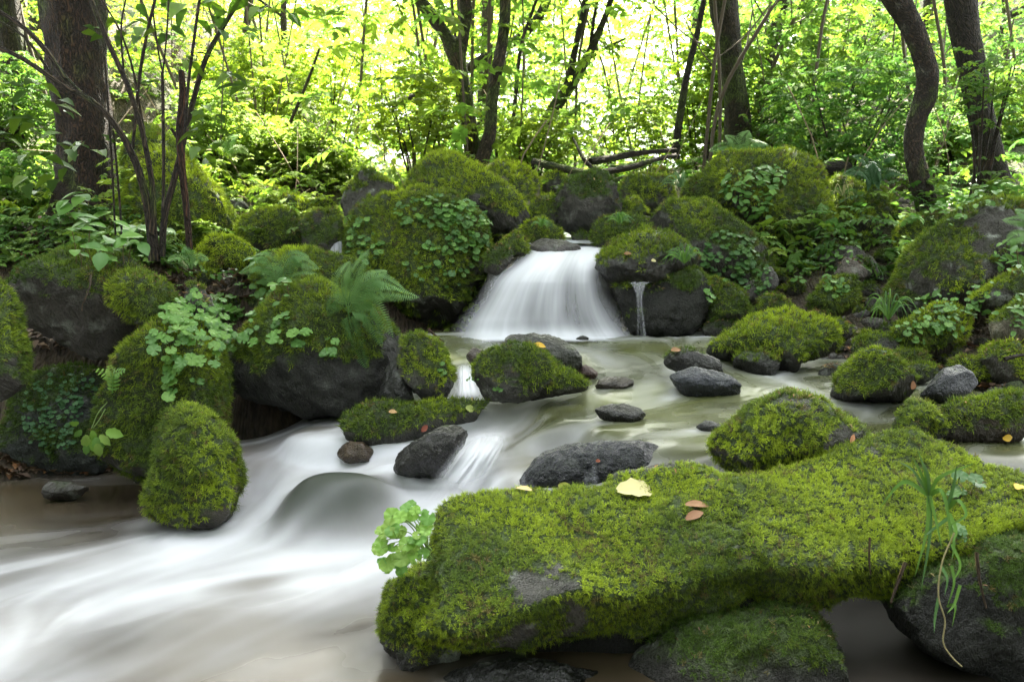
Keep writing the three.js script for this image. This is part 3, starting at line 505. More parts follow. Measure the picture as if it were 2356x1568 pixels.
rk('black wet rock deep in the hollow beside the chute', { b: .34, moss: 0, wet: 1, col: [.05, .05, .045], p: [[868, 915], [890, 850], [915, 820], [940, 880], [955, 930], [900, 935]], tf: .08 }, 'wet_rock', 'rock');
rk('long low mossy rock like a log lying across the stream', { b: .21, tilt: 45, moss: .62, tone: -.22, tf: .12, tb: .14, lichen: .2, col: [.12, .115, .10], p: [[757, 1012], [775, 978], [795, 965], [852, 945], [912, 944], [985, 948], [1052, 935], [1118, 929], [1168, 928], [1140, 950], [1085, 967], [1038, 988], [972, 1018], [918, 1032], [818, 1032]] });
wet('brown rounded stone under the end of the log-like rock', { b: .17, tilt: 30, moss: 0, col: [.13, .09, .055], p: [[772, 1042], [785, 1021], [805, 1015], [838, 1019], [860, 1034], [848, 1064], [790, 1064]] });
const cascadeRock = wet('dark wet rock in the cascade with water pouring past its side', { b: .17, tilt: 35, moss: .1, tone: -.5, lichen: 0, col: [.032, .03, .026], tf: .14, p: [[902, 1088], [913, 1060], [950, 1034], [1000, 1002], [1050, 986], [1080, 1000], [1068, 1040], [1020, 1090], [940, 1098]] });
const blueRock = wet('broad bluish wet rock under a thin film of water behind the big mossy slab', { b: .215, tilt: 30, moss: 0, col: [.040, .043, .048], lichen: .15, tf: .09, p: [[1160, 1118], [1180, 1084], [1230, 1048], [1300, 1026], [1400, 1016], [1480, 1018], [1550, 1034], [1560, 1075], [1460, 1110], [1380, 1125], [1270, 1135], [1180, 1135]] });
wet('smooth dark hump of rock washed by the cascade', { b: -.035, tilt: 50, moss: 0, cuts: 3, rough: .04, lichen: 0, col: [.03, .034, .027], tf: .05, tb: .1, p: [[640, 1205], [668, 1165], [710, 1132], [765, 1116], [820, 1114], [860, 1134], [868, 1175], [835, 1225], [780, 1255], [725, 1258], [665, 1240]] });
film(blueRock, 'thin film of water sliding down the broad bluish rock', [-.15, -1], -.22, 7, .25);
// near bank
rk('small bright dome of thick moss at the foot of the mossy slope', { D: 4.6, moss: 1, tone: .3, dens: 2, p: [[448, 575], [467, 551], [500, 544], [540, 549], [578, 569], [590, 593], [573, 615], [470, 615]] });
rk('mossy mound of the bank behind the fern', { D: 4.5, moss: .85, tilt: 40, tone: .1, p: [[560, 650], [610, 602], [680, 580], [760, 588], [840, 610], [865, 670], [760, 700], [640, 700]] });
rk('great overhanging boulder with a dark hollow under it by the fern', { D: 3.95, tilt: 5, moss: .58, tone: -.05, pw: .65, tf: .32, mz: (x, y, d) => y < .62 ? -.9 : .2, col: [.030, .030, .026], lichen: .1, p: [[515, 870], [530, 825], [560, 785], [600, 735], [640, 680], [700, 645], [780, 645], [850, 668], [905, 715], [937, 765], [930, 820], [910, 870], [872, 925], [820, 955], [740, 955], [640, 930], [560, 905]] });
rk('tilted bare grey slab jutting over the dark hollow', { D: 3.75, tilt: -18, moss: .5, tone: -.3, tf: .13, tb: .25, cuts: 4, pw: .5, lichen: .5, col: [.060, .054, .045], mz: (x, y, d) => y > .98 ? .8 : -.1, p: [[28, 676], [33, 648], [60, 615], [100, 600], [160, 598], [240, 610], [330, 630], [350, 660], [335, 740], [300, 790], [269, 828], [187, 792], [100, 745], [36, 712]] });
rk('mossy knob hanging over the end of the tilted slab', { D: 3.6, moss: .8, tone: 0, p: [[245, 650], [300, 625], [345, 628], [388, 655], [398, 710], [372, 752], [318, 748], [262, 700]] });
rk('tall mossy pillar of rock with round leaves growing on its top', { b: .03, tilt: 10, moss: .78, tone: -.1, pw: .6, tf: .22, p: [[283, 808], [310, 750], [350, 732], [400, 720], [466, 748], [500, 800], [508, 860], [512, 966], [500, 1040], [440, 1090], [370, 1120], [300, 1120], [252, 1085], [243, 970], [256, 880]] });
rk('small pointed stone with a grey face among the leaves', { D: 3.7, moss: .45, lichen: .8, p: [[418, 670], [445, 654], [468, 662], [497, 722], [467, 745], [420, 740]] }, 'grey_stone', 'stone');
rk('dark rock with bluish-green little plants under the tilted slab', { D: 3.8, tilt: 15, moss: .5, tone: -.6, col: [.06, .07, .065], p: [[10, 1060], [20, 990], [45, 890], [67, 850], [150, 838], [240, 855], [262, 905], [255, 1000], [245, 1100], [100, 1100]], tf: .15 });
rk('mossy side of a boulder cut off by the picture edge', { D: 3.3, moss: .75, tone: -.3, p: [[-60, 630], [0, 645], [25, 690], [35, 740], [50, 830], [42, 905], [0, 925], [-60, 925]] });
rk('flat wet stone at the edge of the still brown water', { b: .02, tilt: 50, wet: 1, moss: .2, tone: -.5, col: [.08, .07, .055], p: [[80, 1133], [117, 1110], [167, 1112], [212, 1125], [170, 1143], [110, 1146]] }, 'wet_stone', 'stone');
rk('round-topped pillar of moss standing in front of the tall pillar', { b: .0, tilt: 12, moss: .85, tone: .0, tall: 1.2, pw: .68, cuts: 4, col: [.09, .08, .06], mz: (x, y, d) => y < .16 ? -.35 : .1, p: [[338, 1165], [352, 1125], [370, 1080], [370, 1030], [378, 985], [388, 952], [408, 935], [433, 931], [463, 942], [484, 966], [512, 990], [535, 1023], [547, 1075], [559, 1115], [549, 1160], [512, 1208], [440, 1212], [365, 1205]] });
rk('mossy boulder with a bare grey back in front of the pool', { b: .36, tilt: 22, moss: .5, tone: .12, tall: 1.1, tf: .16, col: [.11, .105, .095], mz: (x, y, d) => (x - .98 < (y - .45) * -.9 ? .55 : -.28), p: [[1630, 1030], [1644, 1003], [1681, 980], [1704, 943], [1748, 922], [1788, 915], [1818, 906], [1856, 912], [1893, 936], [1923, 960], [1973, 986], [2002, 1022], [2000, 1080], [1900, 1090], [1750, 1090], [1660, 1080]] });
rk('knob of bright moss at the pool edge before the dark mossy rock', { b: .37, tilt: 15, moss: .9, tone: .1, p: [[2066, 975], [2074, 940], [2104, 919], [2136, 923], [2158, 953], [2182, 998], [2138, 1020], [2084, 1024], [2070, 1005]] });
rk('dark mossy rock with reddish litter beside the bright knob', { D: 2.95, tilt: 25, moss: .6, tone: -.25, col: [.14, .11, .09], p: [[2142, 960], [2160, 938], [2204, 922], [2271, 914], [2390, 895], [2390, 1010], [2304, 1020], [2180, 1015]] });
// the great slab nearest to the camera what carries it, and black rocks added in its hollows
rk('great flat mossy boulder spread across the near bank with grass hanging off it', {
  D: 2.17, tilt: 62, tf: .055, tb: .16, pw: .5, cuts: 5, det: 110, bend: (x, y, D) => .055 * N(x * 3.1, 1, D * 4.5) + .022 * N(x * 8, 4, D * 8), moss: .52, mf: 3.6, tone: .12, tuft: .0128, tall: .9, most: 80000, dens: 2.1, lichen: .8, rough: .18, col: [.10, .095, .085],
  mz: (x, y, d, ny) => 1.35 * sst(.75, .2, ny) - 1.5 * Math.exp(-(((x - .115) / .045) ** 2 + ((d - 1.98) / .05) ** 2)) - 1.4 * Math.exp(-(((x + .015) / .035) ** 2 + ((d - 1.96) / .045) ** 2)) - .9 * Math.exp(-(((x - .34) / .2) ** 2 + ((d - 2.38) / .05) ** 2)) - .8 * Math.exp(-(((x - 1.05) / .12) ** 2 + ((d - 2.42) / .06) ** 2)) - .5 * Math.exp(-(((x - .62) / .03) ** 2 + ((d - 1.98) / .09) ** 2)),
  each: [{}, { D: 2.12, tilt: 10, tf: .12, tb: .22, pw: .7 }],
  p: [[[885, 1330], [905, 1298], [935, 1268], [975, 1232], [990, 1195], [1035, 1166], [1118, 1152], [1218, 1146], [1318, 1138], [1385, 1128], [1440, 1100], [1552, 1078], [1671, 1082], [1758, 1077], [1838, 1062], [1950, 1044], [2080, 1014], [2200, 1003], [2290, 1014], [2380, 1044], [2520, 1090], [2560, 1180], [2500, 1250], [2356, 1258], [2238, 1272], [2138, 1285], [2071, 1298], [1971, 1320], [1898, 1336], [1838, 1345], [1738, 1340], [1650, 1352], [1552, 1365], [1418, 1380], [1318, 1398], [1218, 1422], [1118, 1442], [1050, 1470], [990, 1480], [930, 1440], [890, 1390]],
    [[878, 1400], [890, 1340], [940, 1310], [1010, 1330], [1060, 1390], [1085, 1450], [1050, 1520], [1000, 1560], [930, 1545], [890, 1500]]] });
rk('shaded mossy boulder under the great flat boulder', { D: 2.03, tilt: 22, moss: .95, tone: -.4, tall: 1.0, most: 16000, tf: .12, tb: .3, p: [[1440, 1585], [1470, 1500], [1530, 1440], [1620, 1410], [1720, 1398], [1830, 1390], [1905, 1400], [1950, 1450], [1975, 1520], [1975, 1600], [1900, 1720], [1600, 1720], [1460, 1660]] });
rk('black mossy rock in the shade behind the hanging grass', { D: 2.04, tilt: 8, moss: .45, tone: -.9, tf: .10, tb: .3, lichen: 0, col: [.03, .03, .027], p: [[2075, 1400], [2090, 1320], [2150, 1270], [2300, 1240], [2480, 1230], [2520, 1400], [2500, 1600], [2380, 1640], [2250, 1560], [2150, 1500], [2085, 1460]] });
rk('added black rock darkening the hollow beneath the great flat boulder', { D: 2.16, tilt: 0, moss: .2, tone: -.9, tf: .06, tb: .2, col: [.022, .022, .02], lichen: 0, pw: .5, p: [[1000, 1470], [1100, 1400], [1350, 1360], [1600, 1340], [1760, 1340], [1790, 1420], [1750, 1620], [1050, 1640]] }, 'wet_rock', 'rock');  // added fill for the dark hollow; its near-black colour stands for shade
rk('added black stone closing the back of the gap beside the shaded boulder', { D: 2.62, tilt: 0, moss: .2, tone: -.9, lichen: 0, tf: .06, tb: .08, col: [.022, .022, .02], p: [[1780, 1300], [1900, 1272], [2000, 1262], [2120, 1256], [2150, 1345], [1950, 1366], [1820, 1375]] }, 'wet_rock', 'rock');  // added to block bright light reflected in the water of the gap
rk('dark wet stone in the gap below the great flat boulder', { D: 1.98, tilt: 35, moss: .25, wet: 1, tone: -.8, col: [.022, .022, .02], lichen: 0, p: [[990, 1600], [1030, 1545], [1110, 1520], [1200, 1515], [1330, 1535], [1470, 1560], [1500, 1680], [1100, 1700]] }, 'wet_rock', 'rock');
// half-buried stones that fill the banks
{
  const R = rng(79);
  [[1700, 600, 30], [1850, 585, 30], [1830, 660, 26], [1790, 640, 22], [1865, 600, 22], [2000, 670, 26], [2035, 640, 24], [1980, 560, 28], [2040, 590, 26], [1960, 690, 20], [2010, 700, 22], [2050, 760, 24], [1930, 800, 16], [2290, 800, 22], [2180, 830, 18], [2080, 770, 20], [1850, 590, 20], [1700, 660, 20], [1905, 745, 18], [2000, 775, 20], [2110, 790, 22], [2170, 800, 20], [2260, 790, 18], [2120, 830, 14], [2200, 815, 16], [2330, 790, 20], [1965, 715, 18], [2020, 720, 20], [2070, 800, 16], [2290, 905, 22], [2340, 890, 22], [2250, 930, 18]].forEach(([u, v, w]) => {
    const p = []; for (let a = 0; a < 9; a++) p.push([u + Math.cos(a * .698) * w * (.8 + .5 * R()), v - Math.sin(a * .698) * w * .7 * (.75 + .5 * R())]);
    const g = rayGround(u, v + w * .6), D = g ? -g.z : 4.6;
    rock('bank_stone', 'dark half-buried mossy stone among the plants of the shaded far bank', 'stone', { D, p, moss: .3 + .4 * R(), tone: -.1, group: 'half-buried stones of the far bank', cuts: 9 });
  });
  [[590, 700, 24], [640, 720, 20], [530, 700, 26], [700, 620, 28], [480, 640, 24], [590, 560, 26], [640, 560, 20], [470, 490, 22], [745, 540, 24], [860, 690, 22]].forEach(([u, v, w]) => {
    const p = []; for (let a = 0; a < 9; a++) p.push([u + Math.cos(a * .698) * w * (.8 + .5 * R()), v - Math.sin(a * .698) * w * .7 * (.75 + .5 * R())]);
    const g = rayGround(u, v + w * .6, 3.3), D = g ? -g.z : 4.6;
    rock('bank_stone', 'small mossy stone sunk in the leafy soil behind the fern', 'stone', { D, p, moss: .6, group: 'small stones in the soil behind the fern', cuts: 9 });
  });
}
// pebbles of the little side channel
{
  const R = rng(77), spots = [];
  for (let k = 0; k < 46; k++) { const t = R(); spots.push([mix(1975, 1880, t) + (R() - .5) * mix(50, 90, t), mix(700, 880, t) + (R() - .5) * 16, mix(9, 17, R())]); }
  const pal = [[.16, .15, .14], [.10, .095, .09], [.14, .10, .08], [.2, .19, .17]];
  spots.forEach(([u, v, s], k) => {
    const p = []; for (let a = 0; a < 8; a++) p.push([u + Math.cos(a * .785) * s * (.8 + .4 * R()), v - Math.sin(a * .785) * s * .6 * (.8 + .4 * R())]);
    const g = rayGround(u, v + s * .5), D = g ? -g.z : 4.3;
    rock('pebble', 'small wet pebble in the side channel between the flat slab and the peaked boulder', 'pebble', { D, p, moss: 0, wet: 1, col: pal[k % 4], lichen: .2, group: 'pebbles of the side channel', cuts: 4 });
  });
  [[2100, 805, 14], [2175, 800, 18], [2130, 785, 12], [2210, 825, 12], [2280, 905, 16], [2235, 925, 14], [2190, 932, 18], [2310, 890, 13], [2160, 870, 14], [2340, 880, 12], [2060, 750, 22], [2010, 745, 26], [1990, 722, 14]].forEach(([u, v, s], k) => {
    const p = []; for (let a = 0; a < 9; a++) p.push([u + Math.cos(a * .698) * s * (.8 + .5 * R()), v - Math.sin(a * .698) * s * .6 * (.8 + .4 * R())]);
    const g = rayGround(u, v + s * .5), D = g ? -g.z : 3.7;
    rock('gravel_stone', 'small grey stone lying on the gravelly far bank', 'stone', { D, p, moss: 0, col: pal[(k + 1) % 4], lichen: .5, group: 'small stones of the far bank', cuts: 6 });
  });
}
{
  // silky streaks: noise smeared along the flow, as a long exposure shows moving water
  const TX = 1024, TD = 768, NX = 1400, ND = 1000, raw = new Float32Array(NX * ND), R = rng(5);
  for (let k = 0; k < raw.length; k++) raw[k] = R();
  const cell = (x, D) => raw[clamp(Math.floor((D - WD0) / (WD1 - WD0) * ND), 0, ND - 1) * NX + clamp(Math.floor((x - WX0) / (WX1 - WX0) * NX), 0, NX - 1)];
  const wakes = [];                              // white water gathers round and below each stone that breaks the surface
  for (const r of rocks) {
    const P = r.geometry.attributes.position, q = r.position; let a = 9, b = -9, c = 9, d = -9;
    for (let i = 0; i < P.count; i += 3) { const x = P.getX(i) + q.x, D = -(P.getZ(i) + q.z), y = P.getY(i) + q.y; if (inWater(x, D) && Math.abs(y - waterLevel(x, D)) < .025) { a = Math.min(a, x); b = Math.max(b, x); c = Math.min(c, D); d = Math.max(d, D); } }
    if (b > a && b - a < 1.2 && d > c) wakes.push([(a + b) / 2, (c + d) / 2, Math.max(.02, (b - a) / 2), Math.max(.02, (d - c) / 2)]);
  }
  const wake = (x, D, fx, fd) => { let w = 0; for (const [cx, cd, rx, rd] of wakes) { const ax = (x - cx) / rx, ad = (D - cd) / rd, q = Math.hypot(ax, ad); if (q > 2.6) continue; const dn = (ax * fx + ad * fd) / (q || 1); w = Math.max(w, Math.exp(-(((q - 1.05) / .13) ** 2)) * (.55 + .45 * dn), .7 * Math.exp(-(((q - 1.3) / .7) ** 2)) * sst(.55, 1, dn)); } return w; };
  const col = new Uint8Array(TX * TD * 4), rou = new Uint8Array(TX * TD * 4), F = new Float32Array(TX * TD);
  for (let j = 0; j < TD; j++) for (let i = 0; i < TX; i++) {
    const x0 = mix(WX0, WX1, i / (TX - 1)), D0 = mix(WD0, WD1, j / (TD - 1));
    let fine = 0, broad = 0, n = 0;
    for (const s of [1, -1]) {
      let x = x0, D = D0;
      for (let q = 0; q < 14; q++) {
        const fx = lookup(x, D, 2), fd = lookup(x, D, 3), st = 0.02 * s;
        x += fx * st; D += fd * st;
        const px = -fd, pd = fx;
        for (const o of [-.014, -.009, -.005, -.002, .001, .004, .008, .013]) fine += cell(x + px * o, D + pd * o) / 8;
        broad += N(x * 5.5, D * 5.5, 3) + 0.6 * N(x * 15, D * 15, 8); n++;
      }
    }
    fine = fine / n - 0.5; broad /= n;
    let f = lookup(x0, D0, 1);
    const act = .55 * Math.exp(-HUMP(x0, D0)) + 4 * f * (1 - f) * 0.7 + 0.18;
    const dp = sst(.28, .40, lookup(x0, D0, 0)); f = clamp(f * (1 - .42 * dp) - .06 + act * ((.85 + .3 * dp) * broad + (.45 + .7 * dp) * fine) + 0.16 * fbm(x0 * 1.6, D0 * 1.6, 4, 2) * act, 0, 1);
    f = clamp(f + .42 * wake(x0, D0, lookup(x0, D0, 2), lookup(x0, D0, 3)) * (.5 + broad + fine) * sst(.08, .2, lookup(x0, D0, 1)), 0, 1);
    f = clamp(f + .35 * sst(.25, 1.1, lookup(x0, D0, 4)) * (1 - Math.exp(-.9 * HUMP(x0, D0) ** 2)) * (.4 + 1.6 * fine + broad), 0, 1);
    const caveShade = sst(.45, .7, x0) * sst(2.8, 2.45, D0);  // shade under the great slab, painted in by muting the foam
    F[j * TX + i] = f * (1 - .9 * caveShade);
  }
  const B = new Float32Array(TX * TD);            // soften, so that no single thread stands out
  for (let j = 0; j < TD; j++) for (let i = 0; i < TX; i++) { let q = 0, n = 0; for (let b = -2; b <= 2; b++) for (let a = -2; a <= 2; a++) { const y = j + b, x = i + a; if (x < 0 || y < 0 || x >= TX || y >= TD) continue; const w = 3 - Math.abs(a) * .8 - Math.abs(b) * .6; q += w * F[y * TX + x]; n += w; } B[j * TX + i] = q / n; }
  for (let j = 0; j < TD; j++) for (let i = 0; i < TX; i++) {
    const x0 = mix(WX0, WX1, i / (TX - 1)), D0 = mix(WD0, WD1, j / (TD - 1)), f = B[j * TX + i];
    const w = Math.pow(f, 1.7), deep = sst(0.15, 0.42, lookup(x0, D0, 0)), g = sst(-0.25, 0.3, fbm(x0 * 2.2, D0 * 2.2, 9, 3));
    // still, clear water shows a brown bed; the pool above is olive, tinted greener to stand for reflections
    const bed = [mix(.055, .080, deep) * mix(.6, 1.2, g), mix(.042, .088, deep) * mix(.6, 1.2, g), mix(.027, .036, deep) * mix(.6, 1.1, g)];
    const caveShade = sst(.45, .7, x0) * sst(2.8, 2.45, D0); for (let q = 0; q < 3; q++) bed[q] *= 1 - .75 * caveShade;  // bed colour darkened to stand for the shade of the slab
    const hp = Math.exp(-.8 * HUMP(x0, D0) ** 2); bed[0] = mix(bed[0], .040, hp); bed[1] = mix(bed[1], .046, hp); bed[2] = mix(bed[2], .038, hp);
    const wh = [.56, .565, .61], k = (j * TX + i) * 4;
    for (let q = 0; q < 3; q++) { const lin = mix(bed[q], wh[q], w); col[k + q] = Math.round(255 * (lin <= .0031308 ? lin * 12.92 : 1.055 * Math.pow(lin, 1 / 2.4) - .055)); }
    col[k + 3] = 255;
    const r = Math.max(mix(0.22, 0.75, sst(0.15, 0.6, f)), .5 * Math.exp(-.5 * HUMP(x0, D0) ** 2), .7 * caveShade); rou[k] = rou[k + 1] = rou[k + 2] = Math.round(r * 255); rou[k + 3] = 255;
  }
  const mk = (d, s) => { const t = new THREE.DataTexture(d, TX, TD, THREE.RGBAFormat); t.magFilter = THREE.LinearFilter; if (s) t.colorSpace = THREE.SRGBColorSpace; t.needsUpdate = true; return t; };
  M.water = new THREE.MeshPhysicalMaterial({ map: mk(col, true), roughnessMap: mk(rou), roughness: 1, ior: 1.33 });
  const b = new MB(), nx = 260, nd = 200;
  for (let j = 0; j <= nd; j++) for (let i = 0; i <= nx; i++) {
    const s = i / nx, t = j / nd, x = mix(WX0, WX1, s), D = mix(WD0, WD1, t), fx = lookup(x, D, 2), fd = lookup(x, D, 3), f = lookup(x, D, 1);
    const al = x * fx + D * fd, ac = -x * fd + D * fx;
    const y = lookup(x, D, 0) + 0.018 * f * fbm(ac * 5, al * 1.5, 2, 3) + 0.008 * fbm(x * 3, D * 3, 5, 2);
    b.vert(x, y, -D, s, t);
  }
  for (let j = 0; j < nd; j++) for (let i = 0; i < nx; i++) { const a = j * (nx + 1) + i; b.quad(a, a + 1, a + nx + 2, a + nx + 1); }
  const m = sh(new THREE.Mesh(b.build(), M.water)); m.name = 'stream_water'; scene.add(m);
  tag(m, 'silky white stream running over steps into a still brown edge', 'stream', null, 'structure');
}
// ------------------------------------------------------------------ leaves
function leafInto(b, o, d, up, L, W, fold = 0.18, droop = 0.25) {       // one leaf: base o, direction d, upper side up
  const s = d.clone().cross(up).normalize(), P = (t, k, h) => { const p = o.clone().addScaledVector(d, L * t).addScaledVector(s, W * k).addScaledVector(up, h * L - droop * L * t * t); return b.vert(p.x, p.y, p.z, .5 + k, t); };
  const a = P(0, 0, 0), m1 = P(.38, 0, 0), l1 = P(.32, -.5, fold * .5), r1 = P(.32, .5, fold * .5), m2 = P(.72, 0, 0), l2 = P(.70, -.32, fold * .35), r2 = P(.70, .32, fold * .35), t = P(1, 0, 0);
  b.tri(a, m1, l1); b.tri(a, r1, m1); b.quad(l1, m1, m2, l2); b.quad(m1, r1, r2, m2); b.tri(l2, m2, t); b.tri(m2, r2, t);
}
function spray(seed, n, wide, flat) {           // a twig of about unit length with n leaves
  const R = rng(seed), b = new MB();
  for (let k = 0; k < n; k++) {
    const t = (k + .6) / n, sd = k % 2 ? 1 : -1, o = V(t, .05 * Math.sin(t * 3) - .12 * t * t, (R() - .5) * .05);
    const ang = (k === n - 1 ? 0 : sd * (.5 + R() * .7)), d = V(Math.cos(ang), (R() - .6) * flat, Math.sin(ang)).normalize();
    const up = V((R() - .5) * flat * 2, 1, (R() - .5) * flat * 2); up.addScaledVector(d, -up.dot(d)).normalize();
    leafInto(b, o, d, up, .34 + R() * .16, (.34 + R() * .16) * wide);
  }
  const a = b.vert(0, -.01, 0), c = b.vert(0, .012, 0), e = b.vert(.95, -.1, 0), a2 = b.vert(0, 0, .012), e2 = b.vert(.95, -.1, .004);
  b.tri(a, e, c); b.tri(a, a2, e2);
  return b.build();
}
const SPRAY = [0, 1, 2].map(k => spray(40 + k, 9, .55, .5)).concat([0, 1].map(k => spray(50 + k, 11, .42, .35)));
function leafTone(R, warm) {                    // warm 0 deep green ... 1 yellow-green
  const w = clamp(warm + (R() - .5) * .5, 0, 1), k = .7 + R() * .6;
  return [mix(.070, .25, w) * k, mix(.17, .335, w) * k, mix(.028, .02, w) * k];
}
// leaf sprays set through a volume; put(R) gives [position, size] or null
function leafMass(parent, name, n, seed, put, warm, sets = [0, 1, 2], mat = M.leaf, stuff = true) {
  const R = rng(seed), per = sets.map(() => []), q = new THREE.Quaternion(), e = new THREE.Euler(), m4 = new THREE.Matrix4();
  for (let k = 0; k < n; k++) {
    const r = put(R); if (!r) continue;
    const [p, s] = r; e.set((R() - .5) * .9, R() * TWO, (R() - .6) * .9, 'YXZ'); q.setFromEuler(e);
    m4.compose(p, q, V(s, s, s)); per[(R() * sets.length) | 0].push([m4.clone(), leafTone(R, typeof warm === 'function' ? warm(p, R) : warm)]);
  }
  per.forEach((l, i) => {
    if (!l.length) return;
    const im = new THREE.InstancedMesh(SPRAY[sets[i]], mat, l.length); im.name = i ? name + '_' + String(i).padStart(3, '0') : name;
    l.forEach(([a, c], j) => { im.setMatrixAt(j, a); im.setColorAt(j, C3(...c)); });
    sh(im); if (stuff) im.userData.kind = 'stuff'; parent.add(im);
  });
}
const ball = (c, rx, ry, rz, s0, s1) => R => {
  for (;;) { const x = R() * 2 - 1, y = R() * 2 - 1, z = R() * 2 - 1, l = x * x + y * y + z * z; if (l > 1) continue; if (R() > .25 + l) continue; 
    const p = V(c.x + x * rx, c.y + y * ry, c.z + z * rz); if (fbm(p.x * 1.1, p.y * 1.1, p.z * 1.1, 3) < -0.16) return null; return [p, mix(s0, s1, R())]; }
};
// ------------------------------------------------------------------ trunks and stems
function limbGeo(pts, rad, o = {}) {            // a bark-covered limb through pts with radii rad
  const cur = new THREE.CatmullRomCurve3(pts, false, 'centripetal'), len = cur.getLength(), ns = clamp(Math.round(len / (o.step || .09)), 4, 120), nr = o.nr || 14, b = new MB(), sd = o.seed || 1, R = rng(sd);
  const rAt = t => { const f = t * (rad.length - 1), i = Math.min(rad.length - 2, f | 0); return mix(rad[i], rad[i + 1], f - i); };
  let nrm = V(0, 0, 1);
  for (let j = 0; j <= ns; j++) {
    const t = j / ns, p = cur.getPoint(t), tg = cur.getTangent(t), r = rAt(t);
    nrm.addScaledVector(tg, -nrm.dot(tg)).normalize(); const bn = tg.clone().cross(nrm);
    for (let i = 0; i <= nr; i++) {
      const a = i / nr * TWO, c = Math.cos(a), s = Math.sin(a);
      const k = 1 + (o.bump ?? .08) * (1.4 * N(c * 1.6 + sd, s * 1.6, t * len * 1.3) + .8 * N(c * 5 + sd, s * 5, t * len * 2.6)) + (o.flare ? o.flare * Math.exp(-t * len / .16) * (1 + .55 * N(c * 2.2 + sd, s * 2.2, 3)) : 0);
      const w = p.clone().addScaledVector(nrm, c * r * k).addScaledVector(bn, s * r * k);
      b.vert(w.x, w.y, w.z, i / nr * Math.max(.05, r * 6.28) * 2.2, t * len * 2.2);
      const m = sst(-.05, .35, (o.moss ?? 0) - .5 + fbm(w.x * 5 + sd, w.y * 3.5, w.z * 5, 3) * 1.6 + .35 * N(c * .8 + sd, s * .8, 1)), q = .8 + .6 * fbm(w.x * 7, w.y * 7, w.z * 7 + sd, 2), cb = (o.col || [.10, .08, .06]).map((c, z) => c * [.62, .50, .38][z]);
      const li = sst(.2, .34, fbm(w.x * 9 + 5, w.y * 9, w.z * 9 + sd, 3)) * (o.lichen ?? .3) * .4;
      b.c.push(mix(mix(cb[0] * q, .26, li), .085 * q, m), mix(mix(cb[1] * q, .29, li), .12 * q, m), mix(mix(cb[2] * q, .24, li), .018 * q, m));
    }
  }
  for (let j = 0; j < ns; j++) for (let i = 0; i < nr; i++) { const a = j * (nr + 1) + i; b.quad(a, a + 1, a + nr + 2, a + nr + 1); }
  return b.build();
}
// path: [u, v, width in pixels, optional distance]; the limb goes on past the top of the frame when H is given
function pathPts(path, D, H, lean = .06, seed = 1) {
  const pts = [], rad = [];
  for (const [u, v, w, d] of path) { const q = d || D; pts.push(at(u, v, q)); rad.push(w * MPP(q) / 2); }
  if (H) {
    const n = pts.length, a = pts[n - 2], b = pts[n - 1], d = b.clone().sub(a).normalize(), R = rng(seed), n0 = rad[n - 1]; d.y = Math.max(d.y, .75); d.normalize();
    const steps = 4, l = Math.max(.5, H - b.y) / steps / d.y;
    for (let k = 1; k <= steps; k++) { d.x += (R() - .5) * .25; d.z += (R() - .5) * .2; d.normalize(); pts.push(pts[pts.length - 1].clone().addScaledVector(d, l)); rad.push(n0 * (1 - k / (steps + .8))); }
  }
  return [pts, rad];
}
let treeSeed = 500;
// limbs: extra forks [path, H]; crown: [dx, dy above top, radius, n]
function tree(name, label, D, path, o = {}) {
  const seed = treeSeed++, R = rng(seed), [pts, rad] = pathPts(path, D, o.H, 0, seed);
  const base = pts[0].clone(), g = thing(name, label, 'tree', base, o.group), loc = p => p.clone().sub(base);
  const near = MPP(D) < .0035;
  part(g, 'trunk', limbGeo(pts.map(loc), rad, { seed, moss: o.moss, col: o.col, bump: o.bump, flare: o.flare, nr: near ? 26 : 14, step: near ? .05 : .1, lichen: o.lichen }), M.bark);
  const tops = [pts[pts.length - 1]];
  for (const [lp, H, d2] of o.limbs || []) {
    const [lpts, lrad] = pathPts(lp, d2 || D, H, 0, seed + 9 + tops.length);
    part(g, 'limb', limbGeo(lpts.map(loc), lrad, { seed: seed + 3, moss: o.moss, col: o.col, bump: o.bump, nr: 12, lichen: o.lichen }), M.bark);
    if (H) tops.push(lpts[lpts.length - 1]);
  }
  if (o.H) for (let k = 0; k < (o.boughs ?? 4); k++) {                 // boughs above the frame carry the crown
    const f = .45 + .5 * R(), i = Math.floor(f * (pts.length - 1)), s = pts[i]; if (s.y < 4.2) continue;
    const a = R() * TWO, l = 1.2 + R() * 1.6, e = s.clone().add(V(Math.cos(a) * l, .6 + R() * .8, Math.sin(a) * l));
    part(g, 'bough', limbGeo([s, s.clone().lerp(e, .5).add(V(0, .15, 0)), e].map(loc), [rad[i] * .5, rad[i] * .35, .01], { seed: seed + k, nr: 7, step: .25, col: o.col }), M.bark);
    tops.push(e);
  }
  if (o.crown !== 0) {
    const cr = new THREE.Group(); cr.name = 'crown'; g.add(cr);
    const n = (o.crown ?? 900) * (D > 9 ? .10 : .5);
    tops.forEach((t, k) => { const c = loc(t), r = o.cr ?? 1.7; leafMass(cr, 'leaves', Math.round(2.2 * n / tops.length), seed * 7 + k, ball(V(c.x, c.y, c.z), r * 1.15, r * .8, r * 1.15, .16, .30), o.warm ?? .4); });
  }
  return g;
}
const Tz = (l, D, p, o, n = 'woodland_tree') => tree(n, l, D, p, o);
